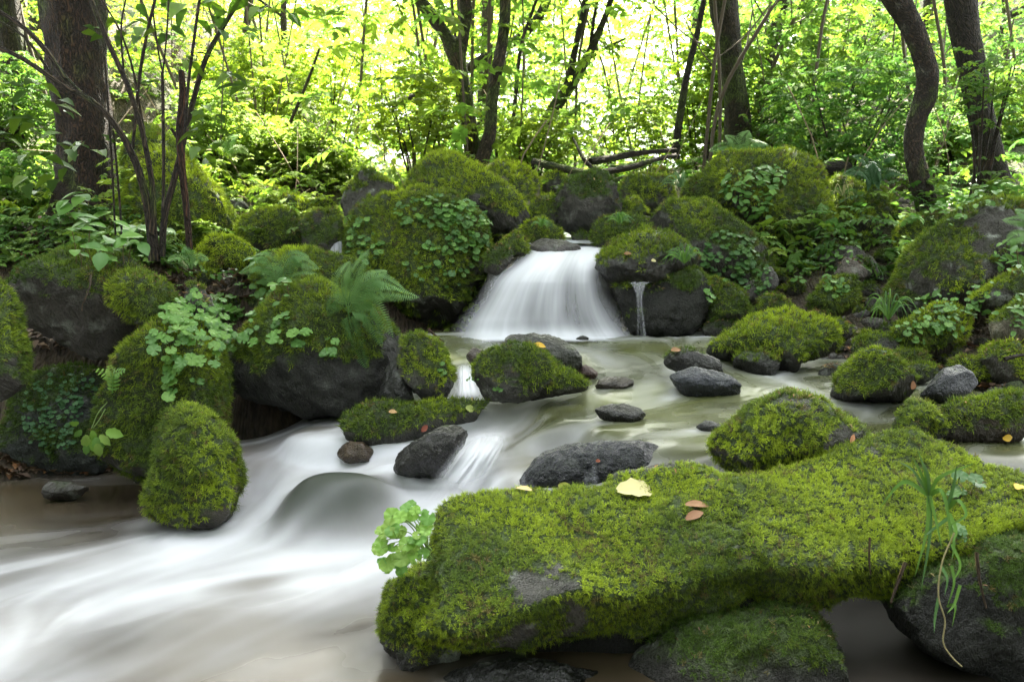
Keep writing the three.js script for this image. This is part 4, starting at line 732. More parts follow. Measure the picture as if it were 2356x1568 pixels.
// the two trunks by the near bank
Tz('huge dark old trunk with furrowed bark and a swollen knotty base', 6.1, [[204, 565, 200], [200, 500, 165], [198, 430, 128], [193, 330, 114], [186, 240, 116], [176, 140, 122], [165, 0, 132]], { H: 9, moss: .30, col: [.080, .050, .028], flare: .35, bump: .11, crown: 1300, cr: 2.3, lichen: .1 });
Tz('mossy trunk half hidden behind bushes beside the huge dark trunk', 8.2, [[55, 490, 66], [50, 380, 58], [42, 260, 56], [28, 120, 60], [8, 0, 62]], { H: 9, moss: .4, col: [.08, .065, .05], lichen: .6 });
// the pair above the waterfall
Tz('forked mossy tree with two bright limbs above the waterfall', 8.4, [[1090, 390, 42], [1084, 320, 36], [1074, 250, 36], [1062, 190, 36], [1050, 125, 40]], { moss: .62, col: [.13, .11, .075], crown: 900, limbs: [[[[1050, 130, 38], [1030, 90, 30], [1005, 50, 28], [975, 12, 27], [950, -20, 26]], 7.5], [[[1052, 132, 34], [1066, 80, 26], [1073, 30, 27], [1066, -20, 27]], 8.5]] });
Tz('slender mossy tree rising from behind the pink-grey boulder', 7.6, [[1098, 402, 44], [1110, 365, 34], [1128, 300, 28], [1132, 240, 26], [1142, 170, 26], [1158, 80, 25], [1163, -10, 25]], { H: 8.5, moss: .55, col: [.13, .11, .075] });
Tz('straight grey-brown trunk standing behind the forked tree', 12, [[1108, 330, 26], [1112, 220, 26], [1120, 100, 27], [1124, -10, 28]], { H: 10, moss: .15, col: [.12, .10, .085] });
Tz('dark leaning tree crossing behind the forked tree', 11, [[900, 240, 16], [970, 215, 18], [1040, 180, 20], [1120, 130, 20], [1190, 90, 20], [1235, 45, 20], [1262, -10, 20]], { H: 8, moss: .3, col: [.06, .05, .04], crown: 700 });
Tz('dark leaning forked tree against the bright gap in the woods', 10.5, [[1235, 330, 26], [1258, 280, 28], [1288, 230, 30], [1320, 185, 26], [1352, 130, 20], [1375, 80, 17], [1396, 30, 13]], { moss: .25, col: [.055, .045, .035], crown: 800, H: 7, limbs: [[[[1303, 205, 18], [1316, 150, 15], [1328, 90, 14], [1342, 30, 14], [1350, -15, 14]], 8], [[[1360, 105, 9], [1364, 60, 8], [1376, 0, 7]], 6], [[[1362, 132, 8], [1390, 112, 6], [1440, 88, 4]], 0]] });
Tz('thin dark stem between the fallen branches and the mossy trunk', 8.6, [[1554, 365, 18], [1560, 300, 17], [1572, 220, 16], [1586, 150, 15], [1604, 80, 13], [1620, 0, 12]], { H: 7, moss: .4, col: [.06, .055, .045], crown: 500 });
Tz('thick moss-covered trunk behind the flat-topped boulder', 8.8, [[1698, 330, 64], [1696, 270, 56], [1690, 200, 50], [1680, 130, 52], [1672, 60, 56], [1662, -10, 62]], { H: 9, moss: .6, col: [.09, .075, .055], crown: 1000 });
Tz('rough leaning trunk behind the moss-covered trunk', 10.5, [[1755, 330, 26], [1748, 280, 22], [1750, 220, 22], [1766, 150, 26], [1782, 80, 26], [1802, 0, 28]], { H: 9, moss: .15, col: [.10, .085, .075] });
Tz('curved trunk with lichen spots on its foot bending in an S', 6.05, [[2138, 490, 50], [2128, 450, 46], [2110, 390, 42], [2102, 330, 40], [2110, 275, 42], [2130, 220, 47], [2134, 170, 46], [2118, 110, 44], [2092, 50, 47], [2058, -10, 54]], { H: 8.5, moss: .42, col: [.08, .062, .045], bump: .06, crown: 1200, cr: 2, lichen: .5 });
Tz('dark smooth leaning trunk with a bright edge at the right bank', 6.5, [[2300, 468, 92], [2296, 440, 72], [2286, 390, 58], [2270, 320, 55], [2252, 240, 55], [2238, 160, 57], [2222, 80, 60], [2208, -10, 64]], { H: 9, moss: .25, col: [.055, .047, .042], flare: .25, bump: .05, crown: 1300, cr: 2.2, lichen: .1 });
// slimmer trunks far among the leaves
[['slim dark trunk low in the leaves beside the old trunk', 14, [[660, 200, 15], [656, 130, 16], [652, 40, 14]]], ['slim straight stem at the top beside the sapling', 13, [[560, 160, 15], [566, 70, 17], [575, -10, 17]]], ['pale thin trunk far behind the leaning dark trunk', 16, [[2150, 340, 20], [2148, 240, 20], [2140, 100, 20], [2138, -10, 22]]], ['far grey trunk above the leafy bush', 15, [[1870, 180, 16], [1866, 100, 17], [1860, -10, 18]]], ['ivy-clad dark trunk next to the far grey trunk', 14.5, [[1884, 200, 14], [1884, 100, 16], [1886, -10, 16]]], ['leaning pale trunk crossing the leafy bush', 15, [[1890, 110, 20], [1850, 50, 20], [1818, 5, 18]]],
 ['short dark trunk seen through the leaves above the bush', 16, [[2012, 105, 14], [2015, 60, 15], [2020, -10, 14]]], ['thin trunk at the far edge beyond the dark leaning trunk', 13, [[2320, 220, 12], [2316, 120, 13], [2312, -10, 13]]], ['bent grey tree at the picture edge above the dark leaning trunk', 12, [[2390, -10, 28], [2352, 20, 20], [2318, 40, 16], [2300, 90, 10]]], ['slender grey stem in the bright gap in the woods', 9.5, [[1180, 290, 9], [1188, 200, 9], [1200, 100, 8], [1220, 40, 7]]], ['grey trunk behind the curved trunk', 11, [[2120, 320, 24], [2122, 240, 24], [2130, 120, 22], [2140, -10, 24]]], ['slim leaning stem in the sunny bushes', 9, [[632, 360, 7], [668, 280, 8], [710, 180, 7], [735, 110, 5]]], ['far trunk dimly seen between the old trunk and the mossy one', 12, [[85, 230, 30], [84, 120, 28], [80, -10, 28]]], ['slim pale trunk high between the thin dark stem and the mossy trunk', 14, [[1590, 140, 16], [1600, 60, 18], [1608, -10, 18]]]]
  .forEach(([l, D, p]) => Tz(l, D, p, { H: /bent grey|sunny bushes/.test(l) ? 0 : 10, moss: .25, col: [.10, .085, .07], crown: /bent grey|sunny bushes/.test(l) ? 0 : 500, boughs: 3 }));
// the many-stemmed sapling in front of the huge trunk
{
  const D = 4.55, base = at(360, 600, D), g = thing('sapling', 'many-stemmed grey sapling fanning out in front of the huge dark trunk', 'sapling', base), loc = p => p.clone().sub(base);
  [[[352, 600, 26], [345, 520, 24], [332, 440, 22], [308, 365, 20], [270, 295, 17], [215, 235, 16], [140, 195, 15], [60, 140, 13], [-30, 95, 12]], [[185, 215, 15], [150, 180, 15], [100, 110, 14], [50, 60, 12], [-30, 10, 11]], [[130, 195, 10], [90, 130, 8], [50, 80, 7], [-20, 40, 6]], [[360, 600, 22], [352, 520, 20], [350, 430, 16], [335, 340, 15], [318, 270, 14], [290, 190, 14], [245, 90, 14], [205, -10, 14]], [[303, 360, 9], [310, 280, 9], [320, 180, 9], [335, 90, 9], [358, -10, 8]], [[372, 590, 18], [378, 500, 17], [398, 420, 17], [418, 340, 16], [442, 240, 15], [475, 130, 14], [520, 50, 12], [560, -15, 11]], [[425, 310, 9], [432, 200, 9], [446, 90, 8], [460, -10, 8]], [[372, 560, 9], [376, 400, 9], [375, 280, 9], [373, 165, 8]], [[374, 168, 5], [362, 110, 5], [352, 30, 5]], [[374, 168, 5], [382, 90, 5], [388, -10, 5]], [[285, 180, 6], [278, 60, 5], [290, -10, 5]], [[338, 350, 8], [322, 250, 6], [300, 140, 6], [270, 60, 5], [240, 10, 5]], [[265, 540, 5], [255, 350, 6], [240, 130, 5]], [[280, 540, 6], [272, 430, 6], [260, 300, 5]]]
    .forEach((p, k) => { const [pts, rad] = pathPts(p.map(([u, v, w]) => [u, v, w * .8, D + (k % 3 - 1) * .06 * clamp((560 - v) / 200, 0, 1.5)]), D, 0); part(g, 'stem', limbGeo(pts.map(loc), rad, { seed: 900 + k, nr: 10, step: .06, bump: .08, moss: k < 6 ? .28 : .05, col: [.105, .085, .062], lichen: .35 }), M.bark); });
  // leaves on its branch ends, close to the camera side
  const R = rng(3), lg = [0, 1, 2].map(k => { const b = new MB(); leafInto(b, V(0, 0, 0), V(1, 0, 0), V(0, 1, 0), 1, .5 + .06 * k, .2, .25); return b.build(); });
  const spots = [[480, 20, 60], [600, 5, 60], [420, 5, 60], [530, 60, 40], [640, 20, 40], [100, 210, 50], [210, 330, 45], [180, 340, 40], [150, 320, 40], [90, 350, 50], [60, 420, 55], [130, 390, 45], [30, 300, 45], [480, 320, 45], [500, 170, 50], [560, 190, 50], [470, 250, 40], [420, 60, 45], [330, 200, 40], [350, 60, 40], [250, 60, 35], [300, 30, 40], [450, 130, 45], [20, 200, 40], [470, 350, 40], [60, 280, 50], [110, 250, 45], [200, 60, 36]];
  const mats = [leafMat(.09, .17, .02, .6, .5), leafMat(.13, .22, .02, .6, .5), leafMat(.07, .14, .03, .6, .5)];
  spots.forEach(([u, v, s], k) => { for (let j = 0; j < 4; j++) { const m = part(g, 'leaf', lg[j % 3], mats[(k + j) % 3]); m.position.copy(loc(at(u + (R() - .5) * 70, v + (R() - .5) * 46, D + (R() - .5) * .4))); m.rotation.set((R() - .5) * .9, R() * TWO, (R() - .7) * .8, 'YXZ'); m.scale.setScalar(s * MPP(D) * (.8 + R() * .5)); } });
}
{ // broken dead stem
  const D = 4.6, base = at(436, 575, D), g = thing('dead_stem', 'broken reddish-brown dead stem standing among the sapling stems', 'dead stem', base), loc = p => p.clone().sub(base);
  const [p, r] = pathPts([[436, 575, 14], [428, 480, 15], [418, 380, 16], [414, 300, 17], [420, 220, 16], [416, 162, 12]], D, 0);
  part(g, 'stem', limbGeo(p.map(loc), r, { seed: 70, nr: 12, step: .04, bump: .16, col: [.13, .065, .04], lichen: .15 }), M.bark);
  const [p2, r2] = pathPts([[413, 322, 10], [402, 308, 9], [393, 296, 6]], D, 0);
  part(g, 'stub', limbGeo(p2.map(loc), r2, { seed: 71, nr: 8, step: .03, col: [.10, .07, .05] }), M.bark);
}
// ------------------------------------------------------------------ bushes between the trees
const loose = (c, rx, ry, rz, s0, s1) => R => {
  for (;;) { const x = R() * 2 - 1, y = R() * 2 - 1, z = R() * 2 - 1, l = x * x + y * y + z * z; if (l > 1) continue;
    const p = V(c.x + x * rx, c.y + y * ry, c.z + z * rz); if (fbm(p.x * 2.2 + c.x, p.y * 2.2, p.z * 2.2 + c.y, 3) < -0.10) return null; return [p, mix(s0, s1, R())]; }
};
function bush(label, u, v, D, ru, rv, n, size, warm, o = {}) {
  const c = at(u, v, D), base = V(c.x, Math.min(groundY(c.x, D), c.y - .1), c.z), g = thing('bush', label, 'bush', base), s = MPP(D), R = rng(u * 3 + v);
  const lc = c.clone().sub(base), rx = ru * s, ry = rv * s;
  for (let k = 0; k < 7; k++) {
    const a = R() * TWO, t = V(lc.x + Math.cos(a) * rx * .7, lc.y + ry * (R() - .1) * .8, lc.z + Math.sin(a) * rx * .6);
    part(g, 'stem', limbGeo([V((R() - .5) * .2, 0, (R() - .5) * .2), V(t.x * .5 + (R() - .5) * .1, t.y * .55, t.z * .5), t], [.012, .009, .004], { seed: u + k, nr: 5, step: .12, col: [.09, .07, .05] }), M.bark);
  }
  leafMass(g, 'foliage', Math.round(n * 1.5), u + v * 5, loose(lc, rx * 1.25, ry * 1.15, o.rz ?? rx, size * .38, size * .68), warm, o.sets);
}
bush('leafy green bush filling the shade between the mossy trunk and the curved trunk', 1960, 265, 7.6, 170, 130, 900, .22, .08, { rz: .7 });
bush('tall pale-green bush rising behind the leafy green bush', 1900, 130, 9.5, 190, 110, 800, .26, .3);
bush('bush with yellow-green leaves below the thin trunks by the forked tree', 960, 255, 8, 110, 100, 600, .21, .9, { sets: [0, 1, 2] });
bush('sunny bush beside the slim leaning stem', 750, 200, 12, 130, 90, 800, .25, .8);
bush('glowing bush behind the slim leaning stem', 590, 190, 12.5, 110, 110, 800, .27, .7);
bush('green bush at the foot of the mossy slope beyond the sapling', 480, 290, 8, 80, 90, 450, .2, .45);
bush('shaded bush behind the mossy trunk at the edge', 30, 260, 7.2, 110, 120, 500, .2, .2);
bush('dark leafy bush low beside the huge trunk', 40, 430, 6.2, 90, 80, 400, .16, .15);
bush('low yellow-lit bush before the leaning forked tree', 1230, 320, 8.4, 90, 60, 420, .18, .75);
bush('thin bush on the bank by the fallen branches', 1450, 310, 9.5, 110, 70, 420, .2, .6);
bush('light bush between the thin dark stem and the moss-covered trunk', 1620, 240, 10, 90, 130, 700, .25, .55);
bush('dense bush behind the moss-covered trunk', 1800, 270, 8.8, 90, 100, 520, .2, .2);
bush('spray of leaves hanging across the dark leaning trunk', 2270, 190, 6, 80, 90, 130, .17, .2, { rz: .3 });
bush('leafy bush in the gap beyond the dark leaning trunk', 2310, 300, 8.4, 100, 120, 560, .22, .4);
bush('bush hiding the ground between the curved and the dark leaning trunk', 2190, 330, 8.2, 70, 70, 320, .2, .3);
// ------------------------------------------------------------------ the rest of the wood, which reads as one mass
const far = thing('woodland_foliage', 'mass of sunlit leaves of the wood on the slopes behind the stream', 'foliage', V(0, 0, 0)); far.userData.kind = 'stuff';
const gap = (u, v) => { let g = 0; for (const [a, b, r, k] of [[1430, 90, 95, 1.1], [1370, 280, 70, .7], [1500, 200, 60, .5], [1290, 160, 60, .7], [840, 235, 70, .5], [1440, 10, 90, .8], [760, 300, 60, .3], [2190, 180, 40, .5], [2240, 250, 40, .5], [1560, 30, 60, .4], [1350, 40, 60, .5]]) g = Math.max(g, k * Math.exp(-((u - a) ** 2 + (v - b) ** 2) / (r * r))); return g; };
leafMass(far, 'leaves', 43000, 11, R => {
  const u = -450 + R() * 3250, v = -120 + R() * 520, D = 9.5 + Math.pow(R(), 1.2) * 17, p = at(u, v, D);
  if (R() < .72 * gap(u, v) || fbm(p.x * .55, p.y * .55, p.z * .4, 2) < -.06) return null;
  if (p.y < groundY(p.x, D) - .2 || (u > 480 && u < 960 && D < 12.5)) return null;
  const ss = mix(.10, .20, R()) * mix(.85, 1.6, (D - 9) / 17); return [p, ss];
}, (p, R) => clamp(.44 + .9 * fbm(p.x * .3, p.y * .3, p.z * .3, 2) - p.x * .03, .05, .95));
leafMass(far, 'distant_leaves', 13000, 19, R => {
  const u = -300 + R() * 2900, v = -80 + R() * 430, D = 27 + R() * 16, p = at(u, v, D);
  if (R() < .6 * gap(u, v) || fbm(p.x * .3, p.y * .3, p.z * .2, 2) < -.12 || p.y < groundY(p.x, D) - .2) return null;
  return [p, mix(.4, .8, R())];
}, .55);
// leaves that close the roof of the wood around and above the stream
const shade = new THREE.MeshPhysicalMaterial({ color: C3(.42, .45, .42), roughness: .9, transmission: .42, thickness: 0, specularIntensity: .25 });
const roof = thing('woodland_canopy', 'leafy roof of the wood overhead around the open strip of sky', 'foliage', V(0, 8, -4)); roof.userData.kind = 'stuff';
leafMass(roof, 'leaves', 5200, 12, R => {
  const x = (R() * 2 - 1) * 17, D = -9 + R() * 16.5, y = 4.8 + R() * 4.5;
  if (D > 5 && EYE + .30 * D > y) return null;
  const open = Math.abs(x - .2 * Math.sin(D * .4)) < 3.6 && D < 8 && D > .2; if (open && R() < .95) return null;
  if (fbm(x * .35, y * .4, D * .35, 2) < -.10) return null;
  return [V(x, y - 8, -D + 4), .45 + R() * .45];
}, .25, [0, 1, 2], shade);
leafMass(roof, 'sun_blocker_leaves', 1500, 17, R => { const x = (R() * 2 - 1) * 3.6, D = 5.4 + R() * 3.1, y = 5.2 + R() * 3; return EYE + .30 * D > y ? null : [V(x, y - 8, -D + 4), .35 + R() * .3]; }, .5);  // unseen sprays added to keep direct sun off the stream
leafMass(roof, 'side_leaves', 5200, 13, R => {            // the same wood beside and behind the camera
  const a = Math.PI * (-.06 + 1.12 * R()), r = 5 + R() * 7, x = Math.cos(a) * r, z = Math.sin(a) * r + 1, y = groundY(x, -z) + R() * 6;
  return [V(x, y - 8, z + 4), .45 + R() * .4];
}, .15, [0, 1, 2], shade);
// ------------------------------------------------------------------ plants of the forest floor
const floor_ = thing('ground_cover_plants', 'low green plants and seedlings covering the forest floor', 'undergrowth', V(0, 1, -8)); floor_.userData.kind = 'stuff';
leafMass(floor_, 'leaves', 13000, 14, R => {
  const D = 5.4 + Math.pow(R(), 1.4) * 11, x = (R() * 2 - 1) * D * .78, y = groundY(x, D);
  if (Math.abs(x - .7) < .75 && D < 6.7) return null;
  if (fbm(x * .9, D * .9, 5, 3) < -.12) return null;
  return [V(x, y + .03 + Math.pow(R(), 2) * .40 - 1, -D + 8), mix(.07, .15, R()) * (1 + D * .03)];
}, (p) => clamp(.35 + .7 * fbm(p.x, 1, p.z, 2) - p.x * .05, 0, 1));
leafMass(floor_, 'bank_leaves', 900, 15, R => {
  const u = R() * 700 - 20, v = 520 + R() * 120, p = rayGround(u, v, 3.2); if (!p || -p.z > 6.5) return null;
  return [V(p.x, p.y + .02 + R() * .1 - 1, p.z + 8), mix(.06, .12, R())];
}, .15);
leafMass(floor_, 'slope_leaves', 2600, 16, R => {
  const u = 480 + R() * 560, v = 270 + R() * 190, p = rayGround(u, v, 5.6); if (!p || -p.z > 15) return null;
  return [V(p.x, p.y + .02 + R() * .22 - 1, p.z + 8), mix(.07, .15, R())];
}, .6);
{ // thin stems of seedlings and saplings all through the wood
  const b = [], R = rng(23);
  for (let k = 0; k < 140; k++) {
    const D = 7.6 + Math.pow(R(), 1.2) * 11, x = (R() * 2 - 1) * D * .8, y = groundY(x, D) - .1, h = 1.5 + R() * 4.5, l = (R() - .5) * h * .55, r = .006 + R() * .016; if (Math.abs(x - .7) < .7 && D < 8) continue;
    const p0 = V(x, y, -D), p2 = V(x + l, y + h, -D + (R() - .5)), p1 = p0.clone().lerp(p2, .5).add(V((R() - .5) * .3, .1, (R() - .5) * .2));
    b.push(new THREE.TubeGeometry(new THREE.CatmullRomCurve3([p0, p1, p2]), 8, r, 5));
    for (let q = 0; q < 3; q++) { const s = p1.clone().lerp(p2, R()), e = s.clone().add(V((R() - .5) * 1.2, .3 + R() * .5, (R() - .5) * .8)); b.push(new THREE.TubeGeometry(new THREE.CatmullRomCurve3([s, s.clone().lerp(e, .5).add(V(0, -.06, 0)), e]), 5, r * .4, 4)); }
  }
  const m = sh(new THREE.Mesh(mergeGeometries(b), new THREE.MeshStandardMaterial({ color: C3(.075, .058, .04), roughness: .9 }))); m.name = 'undergrowth_stems'; scene.add(m);
  tag(m, 'thin bare stems and twigs rising everywhere in the undergrowth', 'undergrowth', null, 'stuff');
}
// bare twigs and dead stalks
{
  const b = [], R = rng(21);
  for (let k = 0; k < 420; k++) {
    const D = 6.6 + Math.pow(R(), 1.3) * 8, x = (R() * 2 - 1) * D * .8, y = groundY(x, D); if (Math.abs(x - .7) < .7 && D < 6.6) continue;
    const a = R() * TWO, l = .3 + R() * .9, h = R() < .6 ? .1 + R() * .3 : l, p0 = V(x, y, -D), p2 = V(x + Math.cos(a) * l * .6, y + h, -D + Math.sin(a) * l * .6), p1 = p0.clone().lerp(p2, .5).add(V((R() - .5) * .1, .08, (R() - .5) * .1));
    b.push(new THREE.TubeGeometry(new THREE.CatmullRomCurve3([p0, p1, p2]), 5, 0.002 + R() * .004, 4));
  }
  const m = sh(new THREE.Mesh(mergeGeometries(b), new THREE.MeshStandardMaterial({ color: C3(.20, .15, .10), roughness: .9 }))); m.name = 'dead_twigs'; scene.add(m);
  tag(m, 'tangle of dry twigs and stalks on the forest floor', 'twigs', null, 'stuff');
}
{ // fallen leaves of the left bank and hollow
  const R = rng(31), b = new MB(); leafInto(b, V(-.5, 0, 0), V(1, 0, 0), V(0, 1, 0), 1, .5, .35, .1); const g = b.build(), list = [];
  for (let k = 0; k < 2600; k++) {
    const t = R(); let p;
    if (t < .45) p = rayGround(R() * 720 - 30, 500 + R() * 320, 3.1); else if (t < .6) p = rayGround(R() * 260, 1050 + R() * 80, 3); else if (t < .85) p = rayGround(1900 + R() * 450, 690 + R() * 240, 3); else p = rayGround(600 + R() * 1700, 340 + R() * 120, 5.5);
    if (p && waterLevel(p.x, -p.z) < p.y) list.push(p);
  }
  const im = sh(new THREE.InstancedMesh(g, leafMats.dry = new THREE.MeshStandardMaterial({ roughness: .8, color: C3(1, 1, 1) }), list.length)); im.name = 'leaf_litter';
  const q = new THREE.Quaternion(), e = new THREE.Euler(), m4 = new THREE.Matrix4();
  list.forEach((p, i) => { e.set((R() - .5) * .9, R() * TWO, (R() - .5) * .9); m4.compose(p.add(V(0, .012, 0)), q.setFromEuler(e), V(1, 1, 1).multiplyScalar(.035 + R() * .045)); im.setMatrixAt(i, m4); const k = .5 + R(); const c = R() < .15 ? [.22, .10, .04] : R() < .5 ? [.13, .085, .05] : [.09, .055, .035]; im.setColorAt(i, C3(c[0] * k, c[1] * k, c[2] * k)); });
  scene.add(im); tag(im, 'brown fallen leaves scattered over the soil of the banks', 'leaf litter', null, 'stuff');
}

{ // crumbs of leaf, bark and needles caught in the moss
  const R = rng(61), b = new MB(); leafInto(b, V(-.5, 0, 0), V(1, 0, 0), V(0, 1, 0), 1, .4, .4, .2); const list = [], big = rocks.filter(r => r.material !== M.wet && r.geometry.attributes.position.count > 900);
  for (let k = 0; k < 60000 && list.length < 1500; k++) { const r = big[(R() * big.length) | 0], i = (R() * r.geometry.attributes.position.count) | 0, n = r.geometry.attributes.normal; if (n.getY(i) < .35 + .4 * R()) continue; const p = V(0, 0, 0).fromBufferAttribute(r.geometry.attributes.position, i).add(r.position); if (fbm(p.x * 3, p.y * 3, p.z * 3, 2) < .02 || p.y < waterLevel(p.x, -p.z) + .03) continue; list.push([p.addScaledVector(V(n.getX(i), n.getY(i), n.getZ(i)), .012), -p.z]); }
  const im = sh(new THREE.InstancedMesh(b.build(), leafMats.dry, list.length)); im.name = 'leaf_crumbs';
  const q = new THREE.Quaternion(), e = new THREE.Euler(), m4 = new THREE.Matrix4(), P = [[.30, .17, .07], [.16, .09, .05], [.10, .06, .04], [.36, .28, .13]];
  list.forEach(([p, D], i) => { e.set((R() - .5) * 1.2, R() * TWO, (R() - .5) * 1.2); const s = .006 + .004 * D * R(), th = R() < .4 ? .2 : 1; m4.compose(p, q.setFromEuler(e), V(s * 1.3, s, s * th)); im.setMatrixAt(i, m4); im.setColorAt(i, C3(...P[(R() * 4) | 0])); });
  scene.add(im); tag(im, 'crumbs of dead leaf and bark caught in the moss of the boulders', 'debris', null, 'stuff');
}
// ------------------------------------------------------------------ plants, leaves and branches resting on what the camera's sight meets
const caster = new THREE.Raycaster();
for (const r of rocks) r.geometry.computeBoundingSphere();
function hit(u, v) {
  caster.set(V(0, EYE, 0), dir(u, v).normalize());
  const h = caster.intersectObjects(rocks, false)[0], g = rayGround(u, v);
  if (h && (!g || h.distance < g.distanceTo(V(0, EYE, 0)))) return { p: h.point, n: h.face.normal.clone(), rock: h.object };
  return g ? { p: g, n: V(0, 1, 0) } : null;
}
const EYEV = V(0, EYE, 0);
function roundLeaf(seed, lobes = 9) {           // scalloped round leaf with a notch, on a short stalk; lies in x-z, faces +y
  const R = rng(seed), b = new MB(), n = lobes * 3, c = b.vert(0, -.04, 0, .5, .5), ring = [];
  for (let k = 0; k <= n; k++) { const a = -Math.PI / 2 + .22 + k / n * (TWO - .44), r = .5 * (1 - .13 * Math.abs(Math.cos(k / 3 * Math.PI))) * (1 + (R() - .5) * .05); ring.push([b.vert(Math.cos(a) * r * .55, .02, Math.sin(a) * r * .55, .5, .5), b.vert(Math.cos(a) * r, .015 + .05 * Math.sin(k * 1.3), Math.sin(a) * r, .5, .5)]); }
  for (let k = 0; k < n; k++) { b.tri(c, ring[k + 1][0], ring[k][0]); b.quad(ring[k][0], ring[k + 1][0], ring[k + 1][1], ring[k][1]); }
  const s = b.vert(.02, -.03, -.03), t = b.vert(-.02, -.03, -.03), q = b.vert(.05, -.7, -.25), w = b.vert(.02, -.7, -.25); b.quad(s, t, w, q);
  return b.build();
}
function longLeaf(seed, w, serr = 0) {          // pointed leaf along +x
  const R = rng(seed), b = new MB(), n = 7, mid = [], l = [], r = [];
  for (let k = 0; k <= n; k++) { const t = k / n, ww = w * Math.pow(Math.sin(Math.PI * Math.min(1, t * .94 + .05)), .8) * (1 + (k % 2 ? serr : 0)) * .5, y = -.22 * t * t + .02; mid.push(b.vert(t, y, 0)); l.push(b.vert(t - .03, y + ww * .3, -ww)); r.push(b.vert(t - .03, y + ww * .3, ww)); }
  for (let k = 0; k < n; k++) { b.quad(mid[k], mid[k + 1], l[k + 1], l[k]); b.quad(mid[k + 1], mid[k], r[k], r[k + 1]); }
  return b.build();
}
const RL = [roundLeaf(1), roundLeaf(2, 8), roundLeaf(3, 10)], LL = [longLeaf(1, .42), longLeaf(2, .5), longLeaf(3, .36)], OV = [longLeaf(4, .62), longLeaf(5, .7)], SE = [longLeaf(6, .55, .25), longLeaf(7, .48, .25)];
// areas: [u, v, ru, rv, how many]; size in pixels of the photograph
function leafyPlant(name, label, category, areas, size, geos, mats, o = {}) {
  const R = rng(o.seed || areas[0][0]), list = [];
  for (const [u, v, ru, rv, n] of areas) for (let k = 0; k < n; k++) {
    const a = R() * TWO, r = Math.sqrt(R()), h = hit(u + Math.cos(a) * r * ru, v + Math.sin(a) * r * rv); if (!h) continue;
    if (o.maxD && -h.p.z > o.maxD) continue;
    list.push([h, MPP(-h.p.z) * size * (.45 + R() * .95)]);
  }
  if (!list.length) return;
  const base = list[0][0].p.clone(), g = thing(name, label, category, base, o.group), q = new THREE.Quaternion(), up = V(0, 1, 0);
  const stems = [];
  list.forEach(([h, s], i) => {
    const m = part(g, 'leaf', geos[i % geos.length], mats[(R() * mats.length) | 0]), toEye = EYEV.clone().sub(h.p).normalize();
    const f = V(0, o.up ?? .8, 0).addScaledVector(h.n, .5).addScaledVector(toEye, o.face ?? .35).add(V((R() - .5) * .7, (R() - .5) * .3, (R() - .5) * .7)).normalize();
    const p = h.p.clone().addScaledVector(h.n, s * (o.lift ?? .4) * (.4 + R())).add(V(0, (o.rise ?? 0) * R(), 0)); if (o.shift) p.add(o.shift);
    m.position.copy(p).sub(base); q.setFromUnitVectors(up, f); m.quaternion.copy(q.multiply(new THREE.Quaternion().setFromAxisAngle(up, R() * TWO))); m.scale.setScalar(s);
    if (o.stems && i % o.stems === 0) stems.push(new THREE.TubeGeometry(new THREE.CatmullRomCurve3([h.p.clone().addScaledVector(h.n, -.01).add(V((R() - .5) * .05, -.03, 0)), h.p.clone().lerp(p, .5), p].map(w => w.clone().sub(base))), 4, .0022, 4));
  });
  if (stems.length) part(g, 'stems', mergeGeometries(stems), leafMat(.10, .08, .03, .7, 0));
  return g;
}
const pale = [leafMat(.10, .23, .035, .45, .3), leafMat(.075, .18, .035, .45, .3), leafMat(.13, .26, .045, .5, .3)], deep = [leafMat(.045, .12, .025, .45, .25), leafMat(.06, .14, .025, .45, .25)], lime = [leafMat(.20, .37, .05, .45, .4), leafMat(.15, .31, .06, .45, .4), leafMat(.24, .38, .07, .45, .4)], fresh = [leafMat(.08, .19, .03, .5, .4), leafMat(.10, .22, .04, .5, .4)], teal = [leafMat(.05, .13, .05, .5, .2), leafMat(.07, .16, .06, .5, .2)];
leafyPlant('round_leaved_plant', 'spreading clump of scalloped round leaves on the tall mossy pillar', 'plant', [[460, 750, 95, 55, 90], [430, 800, 80, 60, 50], [545, 780, 60, 40, 30], [420, 880, 40, 60, 14]], 25, RL, pale, { lift: .9, rise: .04, face: .5 });
leafyPlant('round_leaved_plant', 'small group of round leaves on the overhanging boulder by the fern', 'plant', [[670, 765, 50, 32, 22], [755, 800, 25, 26, 10], [580, 705, 40, 30, 10]], 24, RL, pale, { lift: .8 });
{
  const b0 = at(985, 1262, 2.06), g = thing('round_leaved_plant', 'bright lime clump of scalloped leaves at the end of the great flat boulder', 'plant', b0), R = rng(88), q = new THREE.Quaternion(), st = [];
  for (let k = 0; k < 52; k++) {
    const a = R() * TWO, r = Math.sqrt(R()), p = at(928 + Math.cos(a) * r * 62, 1236 + Math.sin(a) * r * 78 - Math.cos(a) * r * 18, 1.99 + R() * .10).sub(b0), m = part(g, 'leaf', RL[k % 3], lime[k % 3]);
    m.position.copy(p); q.setFromUnitVectors(V(0, 1, 0), V((R() - .6) * .9, .55 + R() * .5, .45 + R() * .5).normalize()); m.quaternion.copy(q.multiply(new THREE.Quaternion().setFromAxisAngle(V(0, 1, 0), R() * TWO))); m.scale.setScalar(MPP(2) * (24 + R() * 22));
    if (k % 3 === 0) st.push(new THREE.TubeGeometry(new THREE.CatmullRomCurve3([V(.01 * R(), -.03 * R(), 0), p.clone().multiplyScalar(.6).add(V(0, .02, 0)), p]), 5, .0016, 4));
  }
  part(g, 'stems', mergeGeometries(st), leafMat(.16, .26, .06, .6, 0));
}
